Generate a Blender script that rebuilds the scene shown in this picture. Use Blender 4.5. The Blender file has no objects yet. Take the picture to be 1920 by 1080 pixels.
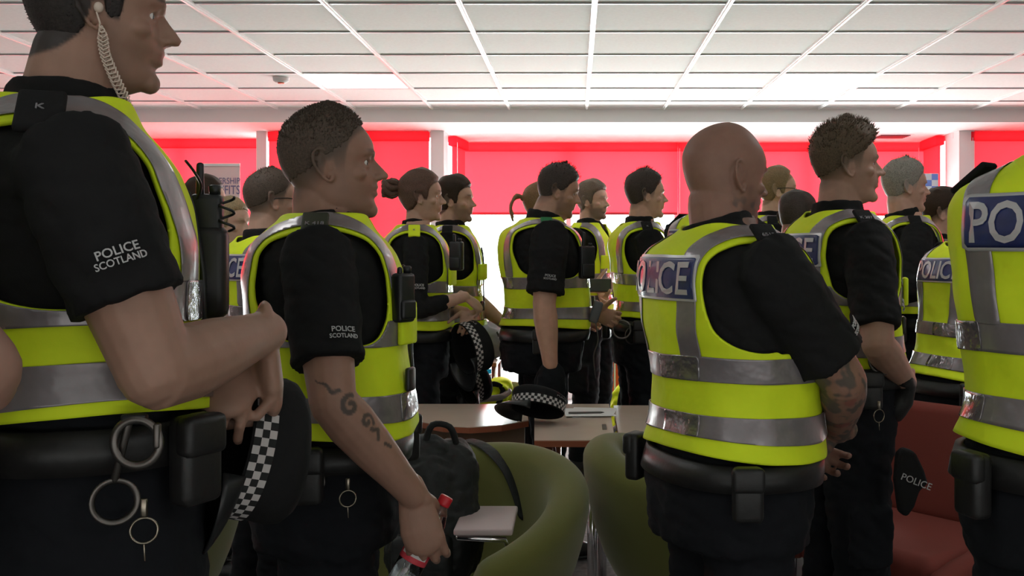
import bpy, bmesh, math, random
import numpy as np
from mathutils import Vector, Matrix, noise
from math import sin, cos, pi, radians, sqrt, atan2

SC = bpy.context.scene
# ------------------------------------------------------------------ camera
F_PX = 1916.0; CX, CY = 1080.0, 468.0; CAM_Z = 1.40
cam_data = bpy.data.cameras.new('camera'); cam = bpy.data.objects.new('camera', cam_data)
SC.collection.objects.link(cam); SC.camera = cam
cam.location = (0, 0, CAM_Z); cam.rotation_euler = (pi/2, 0, 0)
cam_data.sensor_width = 36.0; cam_data.lens = 36.0*F_PX/1920.0
cam_data.shift_x = -(CX-960)/1920.0; cam_data.shift_y = -(540-CY)/1920.0
cam_data.clip_start = 0.02; cam_data.clip_end = 200
def W(px, py, Y):
    return Vector(((px-CX)/F_PX*Y, Y, CAM_Z-(py-CY)/F_PX*Y))
def WX(px, Y): return (px-CX)/F_PX*Y
def WZ(py, Y): return CAM_Z-(py-CY)/F_PX*Y
# ------------------------------------------------------------------ world, exposure, daylight, added fill
world = bpy.data.worlds.new('overcast_sky'); SC.world = world; world.use_nodes = True
wn = world.node_tree.nodes; wl = world.node_tree.links
wbg = wn['Background']; wbg.inputs['Color'].default_value = (0.93, 0.97, 1.0, 1); wbg.inputs['Strength'].default_value = 6.0
SC.view_settings.view_transform = 'Standard'; SC.view_settings.look = 'None'
SC.view_settings.exposure = 0.0; SC.view_settings.gamma = 1.0
SC.view_settings.use_curve_mapping = False
SC.cycles.max_bounces = 8; SC.cycles.diffuse_bounces = 4; SC.cycles.transparent_max_bounces = 12
SC.cycles.sample_clamp_indirect = 4.0
SC.cycles.use_denoising = True
def area_light(name, loc, rot, sx, sy, power, color=(1,1,1)):
    l = bpy.data.lights.new(name, 'AREA'); l.shape = 'RECTANGLE'; l.size = sx; l.size_y = sy
    l.energy = power; l.color = color
    o = bpy.data.objects.new(name, l); SC.collection.objects.link(o); o.location = loc; o.rotation_euler = rot
    return o
LWIN = 26.0   # daylight just outside each bay of glass, watts per square metre
area_light('daylight_central_bay', (1.1, 10.6, 1.3), (-pi/2, 0, 0), 5.2, 2.5, LWIN*13, (0.95, 0.98, 1))
area_light('daylight_left_bay', (-4.4, 10.4, 1.3), (-pi/2, 0, 0), 4.6, 2.5, LWIN*11.5, (0.95, 0.98, 1))
area_light('daylight_right_bay', (4.9, 10.4, 1.3), (-pi/2, 0, 0), 2.4, 2.5, LWIN*6, (0.95, 0.98, 1))

area_light('added_ceiling_fill', (0.3, 11.4, 0.15), (-radians(112), 0, 0), 11, 1.6, 345, (.90, 1, .97)).data.spread = radians(110)  # added low lamp outside, aimed up to brighten the ceiling
area_light('added_rear_fill', (0, -2.2, .6), (radians(158), 0, 0), 10, 1.4, 105, (.97, 1, .97))  # added fill behind the camera; the rear wall has no windows
# ------------------------------------------------------------------ materials
def mat(name, color=(.5,.5,.5), rough=.6, metal=0.0, spec=.5, bump=None, vary=None, sheen=0, emit=None, trans=0, ior=1.45, attr=False, coat=0, sss=0):
    m = bpy.data.materials.new(name); m.use_nodes = True
    nt = m.node_tree; b = nt.nodes['Principled BSDF']
    b.inputs['Base Color'].default_value = (*color, 1); b.inputs['Roughness'].default_value = rough
    b.inputs['Metallic'].default_value = metal; b.inputs['Specular IOR Level'].default_value = spec
    b.inputs['IOR'].default_value = ior
    if trans: b.inputs['Transmission Weight'].default_value = trans
    if sheen: b.inputs['Sheen Weight'].default_value = sheen
    if coat: b.inputs['Coat Weight'].default_value = coat; b.inputs['Coat Roughness'].default_value = .15
    if emit: b.inputs['Emission Color'].default_value = (*emit[0], 1); b.inputs['Emission Strength'].default_value = emit[1]
    tc = nt.nodes.new('ShaderNodeTexCoord')
    src = None
    if attr:
        a = nt.nodes.new('ShaderNodeAttribute'); a.attribute_name = 'tint'; src = a.outputs['Color']
    if vary:   # (scale, amount)
        n = nt.nodes.new('ShaderNodeTexNoise'); n.inputs['Scale'].default_value = vary[0]; n.inputs['Detail'].default_value = 5
        nt.links.new(tc.outputs['Object'], n.inputs['Vector'])
        r = nt.nodes.new('ShaderNodeMapRange'); r.inputs['From Min'].default_value = .3; r.inputs['From Max'].default_value = .7
        r.inputs['To Min'].default_value = 1-vary[1]; r.inputs['To Max'].default_value = 1+vary[1]
        nt.links.new(n.outputs['Fac'], r.inputs['Value'])
        mx = nt.nodes.new('ShaderNodeVectorMath'); mx.operation = 'SCALE'
        if src: nt.links.new(src, mx.inputs[0])
        else: mx.inputs[0].default_value = color
        nt.links.new(r.outputs['Result'], mx.inputs['Scale']); src = mx.outputs['Vector']
    if src: nt.links.new(src, b.inputs['Base Color'])
    if bump:   # list of (scale, strength, distance)
        prev = None
        for sc_, st, di in bump:
            n = nt.nodes.new('ShaderNodeTexNoise'); n.inputs['Scale'].default_value = sc_; n.inputs['Detail'].default_value = 3
            nt.links.new(tc.outputs['Object'], n.inputs['Vector'])
            bp = nt.nodes.new('ShaderNodeBump'); bp.inputs['Strength'].default_value = st; bp.inputs['Distance'].default_value = di
            nt.links.new(n.outputs['Fac'], bp.inputs['Height'])
            if prev: nt.links.new(prev, bp.inputs['Normal'])
            prev = bp.outputs['Normal']
        nt.links.new(prev, b.inputs['Normal'])
    return m
MT = {}
MT['ceiling_tile'] = mat('mineral_ceiling_tile', (.88,.92,.90), .9, bump=[(180,.15,.002)], vary=(60,.03))
MT['grid'] = mat('ceiling_grid_enamel', (.86,.86,.86), .3)
MT['plaster'] = mat('white_plaster', (.82,.82,.82), .8)
MT['wall'] = mat('painted_wall', (.42,.40,.38), .85, vary=(3,.04))
MT['white_frame'] = mat('white_aluminium_frame', (.82,.82,.83), .35)
MT['paving'] = mat('pale_terrace_paving', (.7,.7,.68), .9, vary=(2,.06))
MT['floor'] = mat('pale_vinyl_floor', (.20,.195,.19), .95, vary=(40,.25), bump=[(300,.4,.003)])
MT['hivis'] = mat('fluorescent_yellow_polyester', (.68,.84,.012), .75, bump=[(9,.5,.02),(420,.1,.001)], vary=(6,.07))
MT['reflect'] = mat('silver_reflective_tape', (.23,.205,.215), .34, metal=.35, bump=[(14,.5,.012)], vary=(18,.15), coat=.35)
MT['reflect2'] = mat('glossy_prismatic_reflective_tape', (.22,.20,.21), .16, metal=.6, bump=[(22,.8,.012)], coat=1.0)
MT['black_cloth'] = mat('black_wicking_shirt_cloth', (.010,.0095,.010), .88, spec=.25, bump=[(11,.55,.02),(500,.2,.0008)])
MT['trouser'] = mat('black_cargo_trouser_cloth', (.009,.0095,.012), .92, spec=.2, bump=[(8,.6,.025),(400,.2,.0008)])
MT['black_plastic'] = mat('black_moulded_plastic', (.012,.012,.013), .38)
MT['leather'] = mat('black_duty_leather', (.011,.010,.010), .45, bump=[(60,.3,.002)])
MT['panel_blue'] = mat('navy_reflective_panel', (.016,.024,.115), .35, coat=.5, vary=(25,.25), bump=[(16,.4,.008)])
MT['silver_text'] = mat('silver_reflective_lettering', (.50,.49,.50), .3, metal=.25)
MT['grey_text'] = mat('grey_embroidered_lettering', (.20,.19,.20), .6)
MT['white_text'] = mat('white_embroidered_lettering', (.42,.41,.41), .6)
MT['steel'] = mat('brushed_steel', (.15,.135,.125), .42, metal=1)
MT['chrome'] = mat('chrome', (.72,.72,.74), .12, metal=1)
MT['skin'] = mat('skin', (.4,.25,.2), .52, attr=True, spec=.4, vary=(35,.07), bump=[(90,.10,.002)])
MT['eye'] = mat('eyeball', (.75,.74,.72), .15)
MT['iris'] = mat('iris', (.05,.06,.07), .2)
MT['green_cloth'] = mat('olive_green_wool_upholstery', (.130,.133,.027), .92, sheen=.25, bump=[(350,.3,.0012),(6,.12,.02)], vary=(5,.05))
MT['red_vinyl'] = mat('terracotta_red_upholstery', (.17,.032,.022), .85, bump=[(200,.2,.001)], vary=(4,.06))
MT['seat_pad'] = mat('pale_pink_grey_laminate', (.52,.42,.42), .5)
MT['beech'] = mat('pale_beech_laminate', (.60,.48,.40), .22, vary=(8,.03))
MT['beech_edge'] = mat('reddish_wood_table_edge', (.33,.10,.05), .4)
MT['wood_panel'] = mat('brown_wood_panel', (.22,.14,.09), .5, vary=(10,.08))
MT['paper'] = mat('white_paper', (.75,.75,.74), .8)
MT['bag'] = mat('black_nylon_bag', (.012,.013,.013), .6, bump=[(12,.7,.02),(60,.2,.003)])
MT['wire'] = mat('clear_coiled_tube', (.62,.50,.42), .2)
MT['red_cap'] = mat('red_bottle_cap', (.55,.02,.03), .4)
MT['label_red'] = mat('red_bottle_label', (.60,.05,.07), .45)
MT['label_white'] = mat('white_bottle_label', (.7,.68,.66), .45)
MT['label_green'] = mat('green_bottle_print', (.05,.30,.08), .45)
MT['water'] = mat('drinking_water', (.9,.95,.97), .03, trans=1, ior=1.33)
MT['pet'] = mat('clear_bottle_plastic', (.95,.97,.98), .05, trans=1, ior=1.3)
MT['poster'] = mat('pale_pink_banner_print', (.82,.62,.62), .6)
MT['poster_text'] = mat('grey_violet_banner_lettering', (.20,.17,.30), .6)
MT['green_tab'] = mat('green_epaulette_cloth', (.01,.16,.05), .7)
MT['olive_tab'] = mat('dark_olive_epaulette_cloth', (.035,.037,.02), .8)
MT['blue_sq'] = mat('pale_blue_square', (.16,.28,.75), .5)
MT['cyan'] = mat('cyan_plastic', (.02,.42,.60), .4)
MT['orange'] = mat('orange_red_plastic', (.75,.10,.03), .4)
MT['lamp'] = mat('lit_ceiling_diffuser', (.8,.8,.8), .5, emit=((1,1,1), 6.0))
MT['tan'] = mat('tan_cloth', (.42,.30,.18), .85, bump=[(20,.5,.01)])
MT['grey_case'] = mat('dark_grey_plastic_case', (.10,.105,.11), .45, bump=[(12,.5,.01)])
MT['ring'] = mat('ring_metal', (.22,.19,.15), .25, metal=1)

def blind_material():
    m = bpy.data.materials.new('red_roller_blind_fabric'); m.use_nodes = True; nt = m.node_tree
    for n in list(nt.nodes): nt.nodes.remove(n)
    o = nt.nodes.new('ShaderNodeOutputMaterial'); mx = nt.nodes.new('ShaderNodeAddShader')
    d = nt.nodes.new('ShaderNodeBsdfDiffuse'); d.inputs['Color'].default_value = (.40,.015,.03,1)
    t = nt.nodes.new('ShaderNodeBsdfTranslucent'); t.inputs['Color'].default_value = (.62,.12,.142,1)
    nt.links.new(d.outputs[0], mx.inputs[0]); nt.links.new(t.outputs[0], mx.inputs[1]); nt.links.new(mx.outputs[0], o.inputs['Surface'])
    return m
MT['blind'] = blind_material()
MT['blind_box'] = mat('red_blind_cassette', (.55,.03,.05), .5)
def glass_material():
    m = bpy.data.materials.new('window_glass'); m.use_nodes = True; nt = m.node_tree
    for n in list(nt.nodes): nt.nodes.remove(n)
    o = nt.nodes.new('ShaderNodeOutputMaterial'); mx = nt.nodes.new('ShaderNodeMixShader'); mx.inputs[0].default_value = .06
    t = nt.nodes.new('ShaderNodeBsdfTransparent'); t.inputs['Color'].default_value = (.95,.97,.96,1)
    g = nt.nodes.new('ShaderNodeBsdfGlossy'); g.inputs['Roughness'].default_value = .02
    nt.links.new(t.outputs[0], mx.inputs[1]); nt.links.new(g.outputs[0], mx.inputs[2]); nt.links.new(mx.outputs[0], o.inputs['Surface'])
    return m
MT['glass'] = glass_material()
def cloth_checker(name, c1, c2, scale):
    m = mat(name, c1, .85); nt = m.node_tree; ch = nt.nodes.new('ShaderNodeTexChecker')
    ch.inputs['Color1'].default_value = (*c1,1); ch.inputs['Color2'].default_value = (*c2,1); ch.inputs['Scale'].default_value = scale
    uv = nt.nodes.new('ShaderNodeUVMap'); nt.links.new(uv.outputs[0], ch.inputs['Vector'])
    nt.links.new(ch.outputs['Color'], nt.nodes['Principled BSDF'].inputs['Base Color']); return m
MT['checks'] = cloth_checker('black_and_white_chequered_band', (.012,.012,.012), (.46,.43,.42), 1.0)
MT['blue_checks'] = cloth_checker('blue_and_white_chequers', (.20,.30,.80), (.75,.80,.9), 1.0)
HAIRM = {}
def hair_mat(key, color):
    if key not in HAIRM:
        HAIRM[key] = mat('hair_'+key, color, .6, spec=.3, vary=(260,.35), bump=[(420,.5,.0015)])
    return HAIRM[key]

# ------------------------------------------------------------------ mesh helpers
class M:
    def __init__(s): s.v = []; s.f = []; s.uv = None
    def add(s, V, F):
        b = len(s.v); s.v.extend([tuple(p) for p in V]); s.f.extend([tuple(i+b for i in f) for f in F]); return s
    def box(s, c, size, R=None, taper=1.0):
        hx, hy, hz = size[0]/2, size[1]/2, size[2]/2; c = Vector(c)
        P = [Vector((x*hx*(taper if z > 0 else 1), y*hy*(taper if z > 0 else 1), z*hz)) for z in (-1,1) for y in (-1,1) for x in (-1,1)]
        if R is not None: P = [R @ p for p in P]
        return s.add([c+p for p in P], [(0,2,3,1),(4,5,7,6),(0,1,5,4),(2,6,7,3),(0,4,6,2),(1,3,7,5)])
    def rbox(s, c, size, r=.01, R=None, seg=3):
        # box rounded on all edges (superquadric style from a cube grid)
        n = 2*(seg+1); hx, hy, hz = [k/2 for k in size]; c = Vector(c); r = min(r, hx, hy, hz)
        bm = bmesh.new(); bmesh.ops.create_cube(bm, size=1.0)
        for v in bm.verts: v.co = Vector((v.co.x*size[0], v.co.y*size[1], v.co.z*size[2]))
        bmesh.ops.bevel(bm, geom=list(bm.edges), offset=r, segments=seg, profile=.5, affect='EDGES')
        bm.verts.index_update()
        P = [v.co.copy() for v in bm.verts]; Fc = [[v.index for v in f.verts] for f in bm.faces]; bm.free()
        if R is not None: P = [R @ p for p in P]
        return s.add([c+p for p in P], Fc)
    def ellip(s, c, r, R=None, nu=16, nv=10):
        if not hasattr(r, '__len__'): r = (r,r,r)
        c = Vector(c); V = []; Fc = []
        for j in range(1, nv):
            ph = pi*j/nv
            for i in range(nu):
                th = 2*pi*i/nu
                p = Vector((r[0]*sin(ph)*cos(th), r[1]*sin(ph)*sin(th), r[2]*cos(ph)))
                V.append(c + (R @ p if R is not None else p))
        t = Vector((0,0,r[2])); 
        if R is not None: t = R @ t
        V.append(c+t); V.append(c-t); T = len(V)-2; B = len(V)-1
        for j in range(nv-2):
            for i in range(nu):
                a = j*nu+i; b = j*nu+(i+1)%nu; Fc.append((a, a+nu, b+nu, b))
        for i in range(nu):
            Fc.append((T, i, (i+1)%nu)); q = (nv-2)*nu; Fc.append((B, q+(i+1)%nu, q+i))
        return s.add(V, Fc)
    def tube(s, pts, rad, n=14, caps=True, up=None, flat=1.0, close=False):
        # rad: list of radii; flat: ratio of the radius along the second axis (or list)
        pts = [Vector(p) for p in pts]; k = len(pts)
        if not hasattr(rad, '__len__'): rad = [rad]*k
        if not hasattr(flat, '__len__'): flat = [flat]*k
        T = []
        for i in range(k):
            if close: d = pts[(i+1)%k]-pts[i-1]
            else: d = pts[min(i+1,k-1)]-pts[max(i-1,0)]
            T.append(d.normalized() if d.length > 1e-9 else Vector((0,0,1)))
        u = Vector(up) if up is not None else (Vector((0,0,1)) if abs(T[0].z) < .9 else Vector((1,0,0)))
        u = (u - T[0]*u.dot(T[0])).normalized()
        rings = []
        for i in range(k):
            u = (u - T[i]*u.dot(T[i]))
            u = u.normalized() if u.length > 1e-6 else T[i].orthogonal().normalized()
            w = T[i].cross(u); rings.append((pts[i], u.copy(), w, rad[i], flat[i], T[i]))
        if caps and not close:
            p,u0,w0,r,fl,t = rings[0]; pre = [(p-t*r*sin(a)*.9, u0, w0, max(r*cos(a),1e-4), fl, t) for a in (1.35,.9,.45)]
            p,u1,w1,r,fl,t = rings[-1]; post = [(p+t*r*sin(a)*.9, u1, w1, max(r*cos(a),1e-4), fl, t) for a in (.45,.9,1.35)]
            rings = pre+rings+post
        V = []; Fc = []
        for (p,a,b,r,fl,t) in rings:
            for i in range(n):
                th = 2*pi*i/n; V.append(p + a*(r*cos(th)) + b*(r*fl*sin(th)))
        R_ = len(rings)
        for j in range(R_ if close else R_-1):
            j2 = (j+1)%R_
            for i in range(n): Fc.append((j*n+i, j*n+(i+1)%n, j2*n+(i+1)%n, j2*n+i))
        if not close:
            Fc.append(tuple(range(n-1,-1,-1))); Fc.append(tuple((R_-1)*n+i for i in range(n)))
        return s.add(V, Fc)
    def grid(s, G, wrap=False, caps=False):
        # G: array rows x cols x 3
        r, c = len(G), len(G[0]); V = [tuple(p) for row in G for p in row]; Fc = []
        for j in range(r-1):
            for i in range(c if wrap else c-1):
                i2 = (i+1)%c; Fc.append((j*c+i, j*c+i2, (j+1)*c+i2, (j+1)*c+i))
        if caps: Fc.append(tuple(range(c-1,-1,-1))); Fc.append(tuple((r-1)*c+i for i in range(c)))
        return s.add(V, Fc)
    def lathe(s, prof, n=24, R=None, c=(0,0,0), arc=None):
        c = Vector(c); V = []; 
        for (r,z) in prof:
            for i in range(n):
                th = 2*pi*i/n; p = Vector((max(r,1e-5)*cos(th), max(r,1e-5)*sin(th), z)); V.append(c+(R@p if R is not None else p))
        k = len(prof); Fc = [(j*n+i, j*n+(i+1)%n, (j+1)*n+(i+1)%n, (j+1)*n+i) for j in range(k-1) for i in range(n)]
        Fc.append(tuple(range(n-1,-1,-1))); Fc.append(tuple((k-1)*n+i for i in range(n)))
        return s.add(V, Fc)
    def prism(s, poly, z0, z1, to=lambda p: p):
        n = len(poly); V = [to(Vector((x,y,z0))) for x,y in poly]+[to(Vector((x,y,z1))) for x,y in poly]
        Fc = [tuple(range(n-1,-1,-1)), tuple(range(n,2*n))]+[(i,(i+1)%n,n+(i+1)%n,n+i) for i in range(n)]
        return s.add(V, Fc)
    def mesh(s, name='mesh'):
        me = bpy.data.meshes.new(name); me.from_pydata(s.v, [], s.f); me.validate(); return me
def smooth(me, on=True):
    me.polygons.foreach_set('use_smooth', [on]*len(me.polygons)); me.update(); return me
def fix_normals(me):
    bm = bmesh.new(); bm.from_mesh(me); bmesh.ops.recalc_face_normals(bm, faces=bm.faces); bm.to_mesh(me); bm.free(); return me
def link(name, me, m, parent=None, sm=True, loc=None, **tags):
    if isinstance(me, M): me = me.mesh(name)
    if m is not None and not me.materials: me.materials.append(MT[m] if isinstance(m, str) else m)
    if sm: smooth(me)
    me.name = name
    o = bpy.data.objects.new(name, me); SC.collection.objects.link(o); o.parent = parent
    if loc is not None: o.location = loc
    for k,v in tags.items(): o[k] = v
    return o
def root(name, label, cat, loc=(0,0,0), rz=0, group=None):
    o = bpy.data.objects.new(name, None); SC.collection.objects.link(o); o.location = loc; o.rotation_euler = (0,0,rz)
    o.empty_display_size = .05; o['label'] = label; o['category'] = cat
    if group: o['group'] = group
    return o
def struct(name, me, m, sm=False):
    return link(name, me, m, None, sm, kind='structure')
def remesh(me, voxel, it=2):
    # unite overlapping closed solids into one continuous skin
    fix_islands(me)
    o = bpy.data.objects.new('tmp', me); SC.collection.objects.link(o)
    r = o.modifiers.new('r','REMESH'); r.mode = 'VOXEL'; r.voxel_size = voxel; r.adaptivity = 0
    if it:
        k = o.modifiers.new('s','SMOOTH'); k.factor = .5; k.iterations = it
    dg = bpy.context.evaluated_depsgraph_get(); dg.update()
    out = bpy.data.meshes.new_from_object(o.evaluated_get(dg), depsgraph=dg)
    bpy.data.objects.remove(o); bpy.data.meshes.remove(me)
    return out
def fix_islands(me):
    bm = bmesh.new(); bm.from_mesh(me); bmesh.ops.recalc_face_normals(bm, faces=bm.faces); bm.to_mesh(me); bm.free()
def verts_np(me):
    a = np.empty(len(me.vertices)*3, np.float32); me.vertices.foreach_get('co', a); return a.reshape(-1,3).astype(float)
def set_verts(me, V):
    me.vertices.foreach_set('co', np.ascontiguousarray(V, np.float32).ravel()); me.update()
def set_tint(me, col):
    at = me.color_attributes.new('tint', 'FLOAT_COLOR', 'POINT')
    a = np.ones((len(me.vertices),4), np.float32); a[:,:3] = col; at.data.foreach_set('color', a.ravel())
def sstep(a, b, x):
    t = np.clip((np.asarray(x,float)-a)/(b-a), 0, 1); return t*t*(3-2*t)
def vnoise(P, s, amp, seed=0.0):
    # cheap smooth value noise from summed sines, vectorised
    x, y, z = P[:,0]*s+seed, P[:,1]*s+1.7*seed, P[:,2]*s+.6*seed
    return amp*(np.sin(x*1.3+2*np.sin(y*.9+z*.4))+np.sin(z*1.7+1.4*np.sin(x*1.1-y*.7)+1.1)+np.sin(y*1.9+z*.8+1.6*np.sin(z*.6)))/3
def clip(V, Fc, g):
    # keep the part of the mesh where g > 0, cutting faces exactly on g = 0
    V = [tuple(p) for p in V]; out = []; newV = list(V); g = list(g); edge = {}
    def cut(a, b):
        k = (min(a,b), max(a,b))
        if k not in edge:
            t = g[k[0]]/(g[k[0]]-g[k[1]]); A, B = V[k[0]], V[k[1]]
            newV.append(tuple(A[i]+(B[i]-A[i])*t for i in range(3))); edge[k] = len(newV)-1
        return edge[k]
    for f in Fc:
        s_ = [g[i] > 0 for i in f]
        if all(s_): out.append(tuple(f)); continue
        if not any(s_): continue
        p = []; n = len(f)
        for i in range(n):
            a, b = f[i], f[(i+1)%n]
            if g[a] > 0: p.append(a)
            if (g[a] > 0) != (g[b] > 0): p.append(cut(a, b))
        if len(p) >= 3: out.append(tuple(p))
    used = sorted({i for f in out for i in f}); mp = {u:i for i,u in enumerate(used)}
    return np.array([newV[u] for u in used]).reshape(-1,3), [tuple(mp[i] for i in f) for f in out]
_font_cache = {}
def text_mesh(txt, size, extrude=.0008, bold=.0, sx=1.0):
    # flat lettering, centred, in the XY plane; returns V (np), F
    key = (txt,size,extrude,bold,sx)
    if key in _font_cache: return _font_cache[key]
    c = bpy.data.curves.new('lettering', 'FONT'); c.body = txt; c.size = size; c.extrude = extrude; c.offset = bold*size
    c.align_x = 'CENTER'; c.align_y = 'CENTER'; c.resolution_u = 3
    o = bpy.data.objects.new('lettering', c); SC.collection.objects.link(o)
    dg = bpy.context.evaluated_depsgraph_get(); dg.update()
    me = bpy.data.meshes.new_from_object(o.evaluated_get(dg), depsgraph=dg)
    V = verts_np(me); Fc = [tuple(p.vertices) for p in me.polygons]; V[:,0] *= sx
    V[:,0] -= (V[:,0].min()+V[:,0].max())/2; V[:,1] -= (V[:,1].min()+V[:,1].max())/2
    bpy.data.objects.remove(o); bpy.data.meshes.remove(me); bpy.data.curves.remove(c)
    _font_cache[key] = (V, Fc); return V, Fc
def plane_text(txt, size, origin, ex, ey, name, m, parent=None, extrude=.0008, bold=0, sx=1.0, **kw):
    V, Fc = text_mesh(txt, size, extrude, bold, sx); ex = Vector(ex).normalized(); ey = Vector(ey).normalized(); n = ex.cross(ey); o = Vector(origin)
    me = M().add([o+ex*p[0]+ey*p[1]+n*(p[2]+extrude) for p in V], Fc)
    return link(name, me, m, parent, sm=False, **kw)
# ------------------------------------------------------------------ the room
XL, XR, YB, YF = -6.6, 6.2, -2.6, 7.95
ZC, ZS, YW = 2.50, 2.40, 9.62
def slab(name, x0, x1, y0, y1, z0, z1, m):
    return struct(name, M().box(((x0+x1)/2,(y0+y1)/2,(z0+z1)/2), (x1-x0,y1-y0,z1-z0)), m)
slab('floor', XL, XR, YB, 10.2, -.1, 0, 'floor')
slab('floor', -14, 14, 10.2, 24, -.16, -.06, 'paving')
cg = M(); step = .6; gx0 = .083; gy0 = 4.57; gw = .6
# ceiling tiles: one slab with shallow individual tiles
xs = [gx0+.6*k for k in range(-12, 12)]; ys = [gy0+.602*k for k in range(-12, 6)]
lit = {(gx0-1.8, 3), (gx0+1.2, 3)}
LIT = [(-3, 3), (2, 3), (-3, -3), (2, -3), (-3,-8), (2,-8), (-8,3),(-8,-3)]  # visible lit panels first; the others are unseen, added for fill
tm = M()
for k in range(-12, 11):
    for j in range(-12, 6):
        if (k, j) in LIT: continue
        x0, x1 = gx0+.6*k, gx0+.6*(k+1); y0, y1 = gy0+.602*j, min(gy0+.602*(j+1), YF)
        if x1 < XL or x0 > XR or y1 < YB: continue
        x0, x1, y0 = max(x0,XL), min(x1,XR), max(y0,YB)
        tm.box(((x0+x1)/2,(y0+y1)/2,ZC+.014), (x1-x0-.012, y1-y0-.006, .02), taper=1.0)
struct('ceiling', tm, 'ceiling_tile')
gm = M()
for x in xs:
    if XL < x < XR: gm.box((x,(YB+YF)/2,ZC-.002), (.026, YF-YB, .012)); gm.box((x,(YB+YF)/2,ZC-.011), (.010, YF-YB, .008))
struct('trim_1', gm, 'grid')
gm = M()
for y in ys:
    if YB < y < YF: gm.box(((XL+XR)/2,y,ZC+.001), (XR-XL, .016, .008))
struct('trim_2', gm, mat('grey_cross_tee', (.42,.42,.44), .4))
slab('ceiling', XL, XR, YB, YF+.02, ZC+.03, ZC+.08, 'plaster')
for i,(k,j) in enumerate(LIT):
    x0, y0 = gx0+.6*k, gy0+.602*j
    lab = {0:'square lit ceiling panel above the shaven officers at left', 1:'square lit ceiling panel above the officer with swept-up hair'}.get(i, 'unseen ceiling light panel added as fill behind or beside the view')
    t = root('ceiling_light', lab, 'ceiling light', (x0+.3, y0+.3, ZC))
    if i > 1: t['group'] = 'added ceiling light panels out of view'
    link('diffuser', M().box((0,0,.006),(.56,.56,.008)), 'lamp', t, sm=False)
    fr = M()
    for s_ in (-1,1): fr.box((s_*.285,0,.004),(.02,.59,.014)); fr.box((0,s_*.285,.004),(.55,.02,.014))
    link('frame', fr, 'grid', t, sm=False)
# bulkhead and window soffit
slab('trim_3', XL, XR, YF-.01, YF+.05, ZS-.01, ZC+.06, 'plaster')
slab('trim_7', XL, XR, YF-.04, YF-.01, ZC-.006, ZC+.004, 'grid')
slab('ceiling', XL, XR, YF, 10.2, ZS, ZS+.05, 'plaster')
slab('wall_left', XL-.1, XL, YB, 10.2, 0, ZC+.1, 'wall')
slab('wall_right', XR, XR+.1, YB, 10.2, 0, ZC+.1, 'wall')
slab('wall_back', XL, XR, YB-.1, YB, 0, ZC+.1, 'wall')
# the glazed front, a plan polyline that steps in and out in bays
YP = 8.72
plan = [(XL,9.32),(WX(487,8.8),9.32),(WX(508,YP),YP),(WX(812,YP),YP),(WX(862,YW),YW),(WX(1741,YW),YW),(WX(1797,YP),YP),(XR,YP)]
wi = 0
def seg_box(mm, a, b, z0, z1, th, t0=0, t1=1, off=0):
    a = Vector((a[0],a[1],0)); b = Vector((b[0],b[1],0)); d = b-a; L = d.length; d.normalize(); n = Vector((d.y,-d.x,0))
    c = a+d*(L*(t0+t1)/2)+n*off; R = Matrix.Rotation(atan2(d.y,d.x),3,'Z')
    mm.box((c.x,c.y,(z0+z1)/2), (L*(t1-t0),th,z1-z0), R)
# (segment, [blind spans as (t0,t1,bottom z)], mullions t)
def tX(a,b,px,Y): return (WX(px,Y)-a[0])/(b[0]-a[0])
S_ = plan
specs = []
a,b = S_[0],S_[1]; specs.append((a,b,[(.0,.33,1.0),(.335,.66,1.0),(.665,.99,1.0)],[.33,.66,.78]))
a,b = S_[1],S_[2]; specs.append((a,b,[],[]))
a,b = S_[2],S_[3]; specs.append((a,b,[(.01,.585,WZ(392,YP)),(.592,.985,.78)],[.588]))
a,b = S_[3],S_[4]; specs.append((a,b,[(.28,.78,.85)],[]))
a,b = S_[4],S_[5]; specs.append((a,b,[(.003,tX(a,b,1268,YW),WZ(400,YW)),(tX(a,b,1270,YW),.997,WZ(402,YW))],[tX(a,b,1066,YW),tX(a,b,1268,YW),tX(a,b,1511,YW)]))
a,b = S_[5],S_[6]; specs.append((a,b,[(.22,.80,1.05)],[]))
a,b = S_[6],S_[7]; specs.append((a,b,[(.02,.5,.7),(.505,.98,.7)],[.5]))
ci = 0
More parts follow.
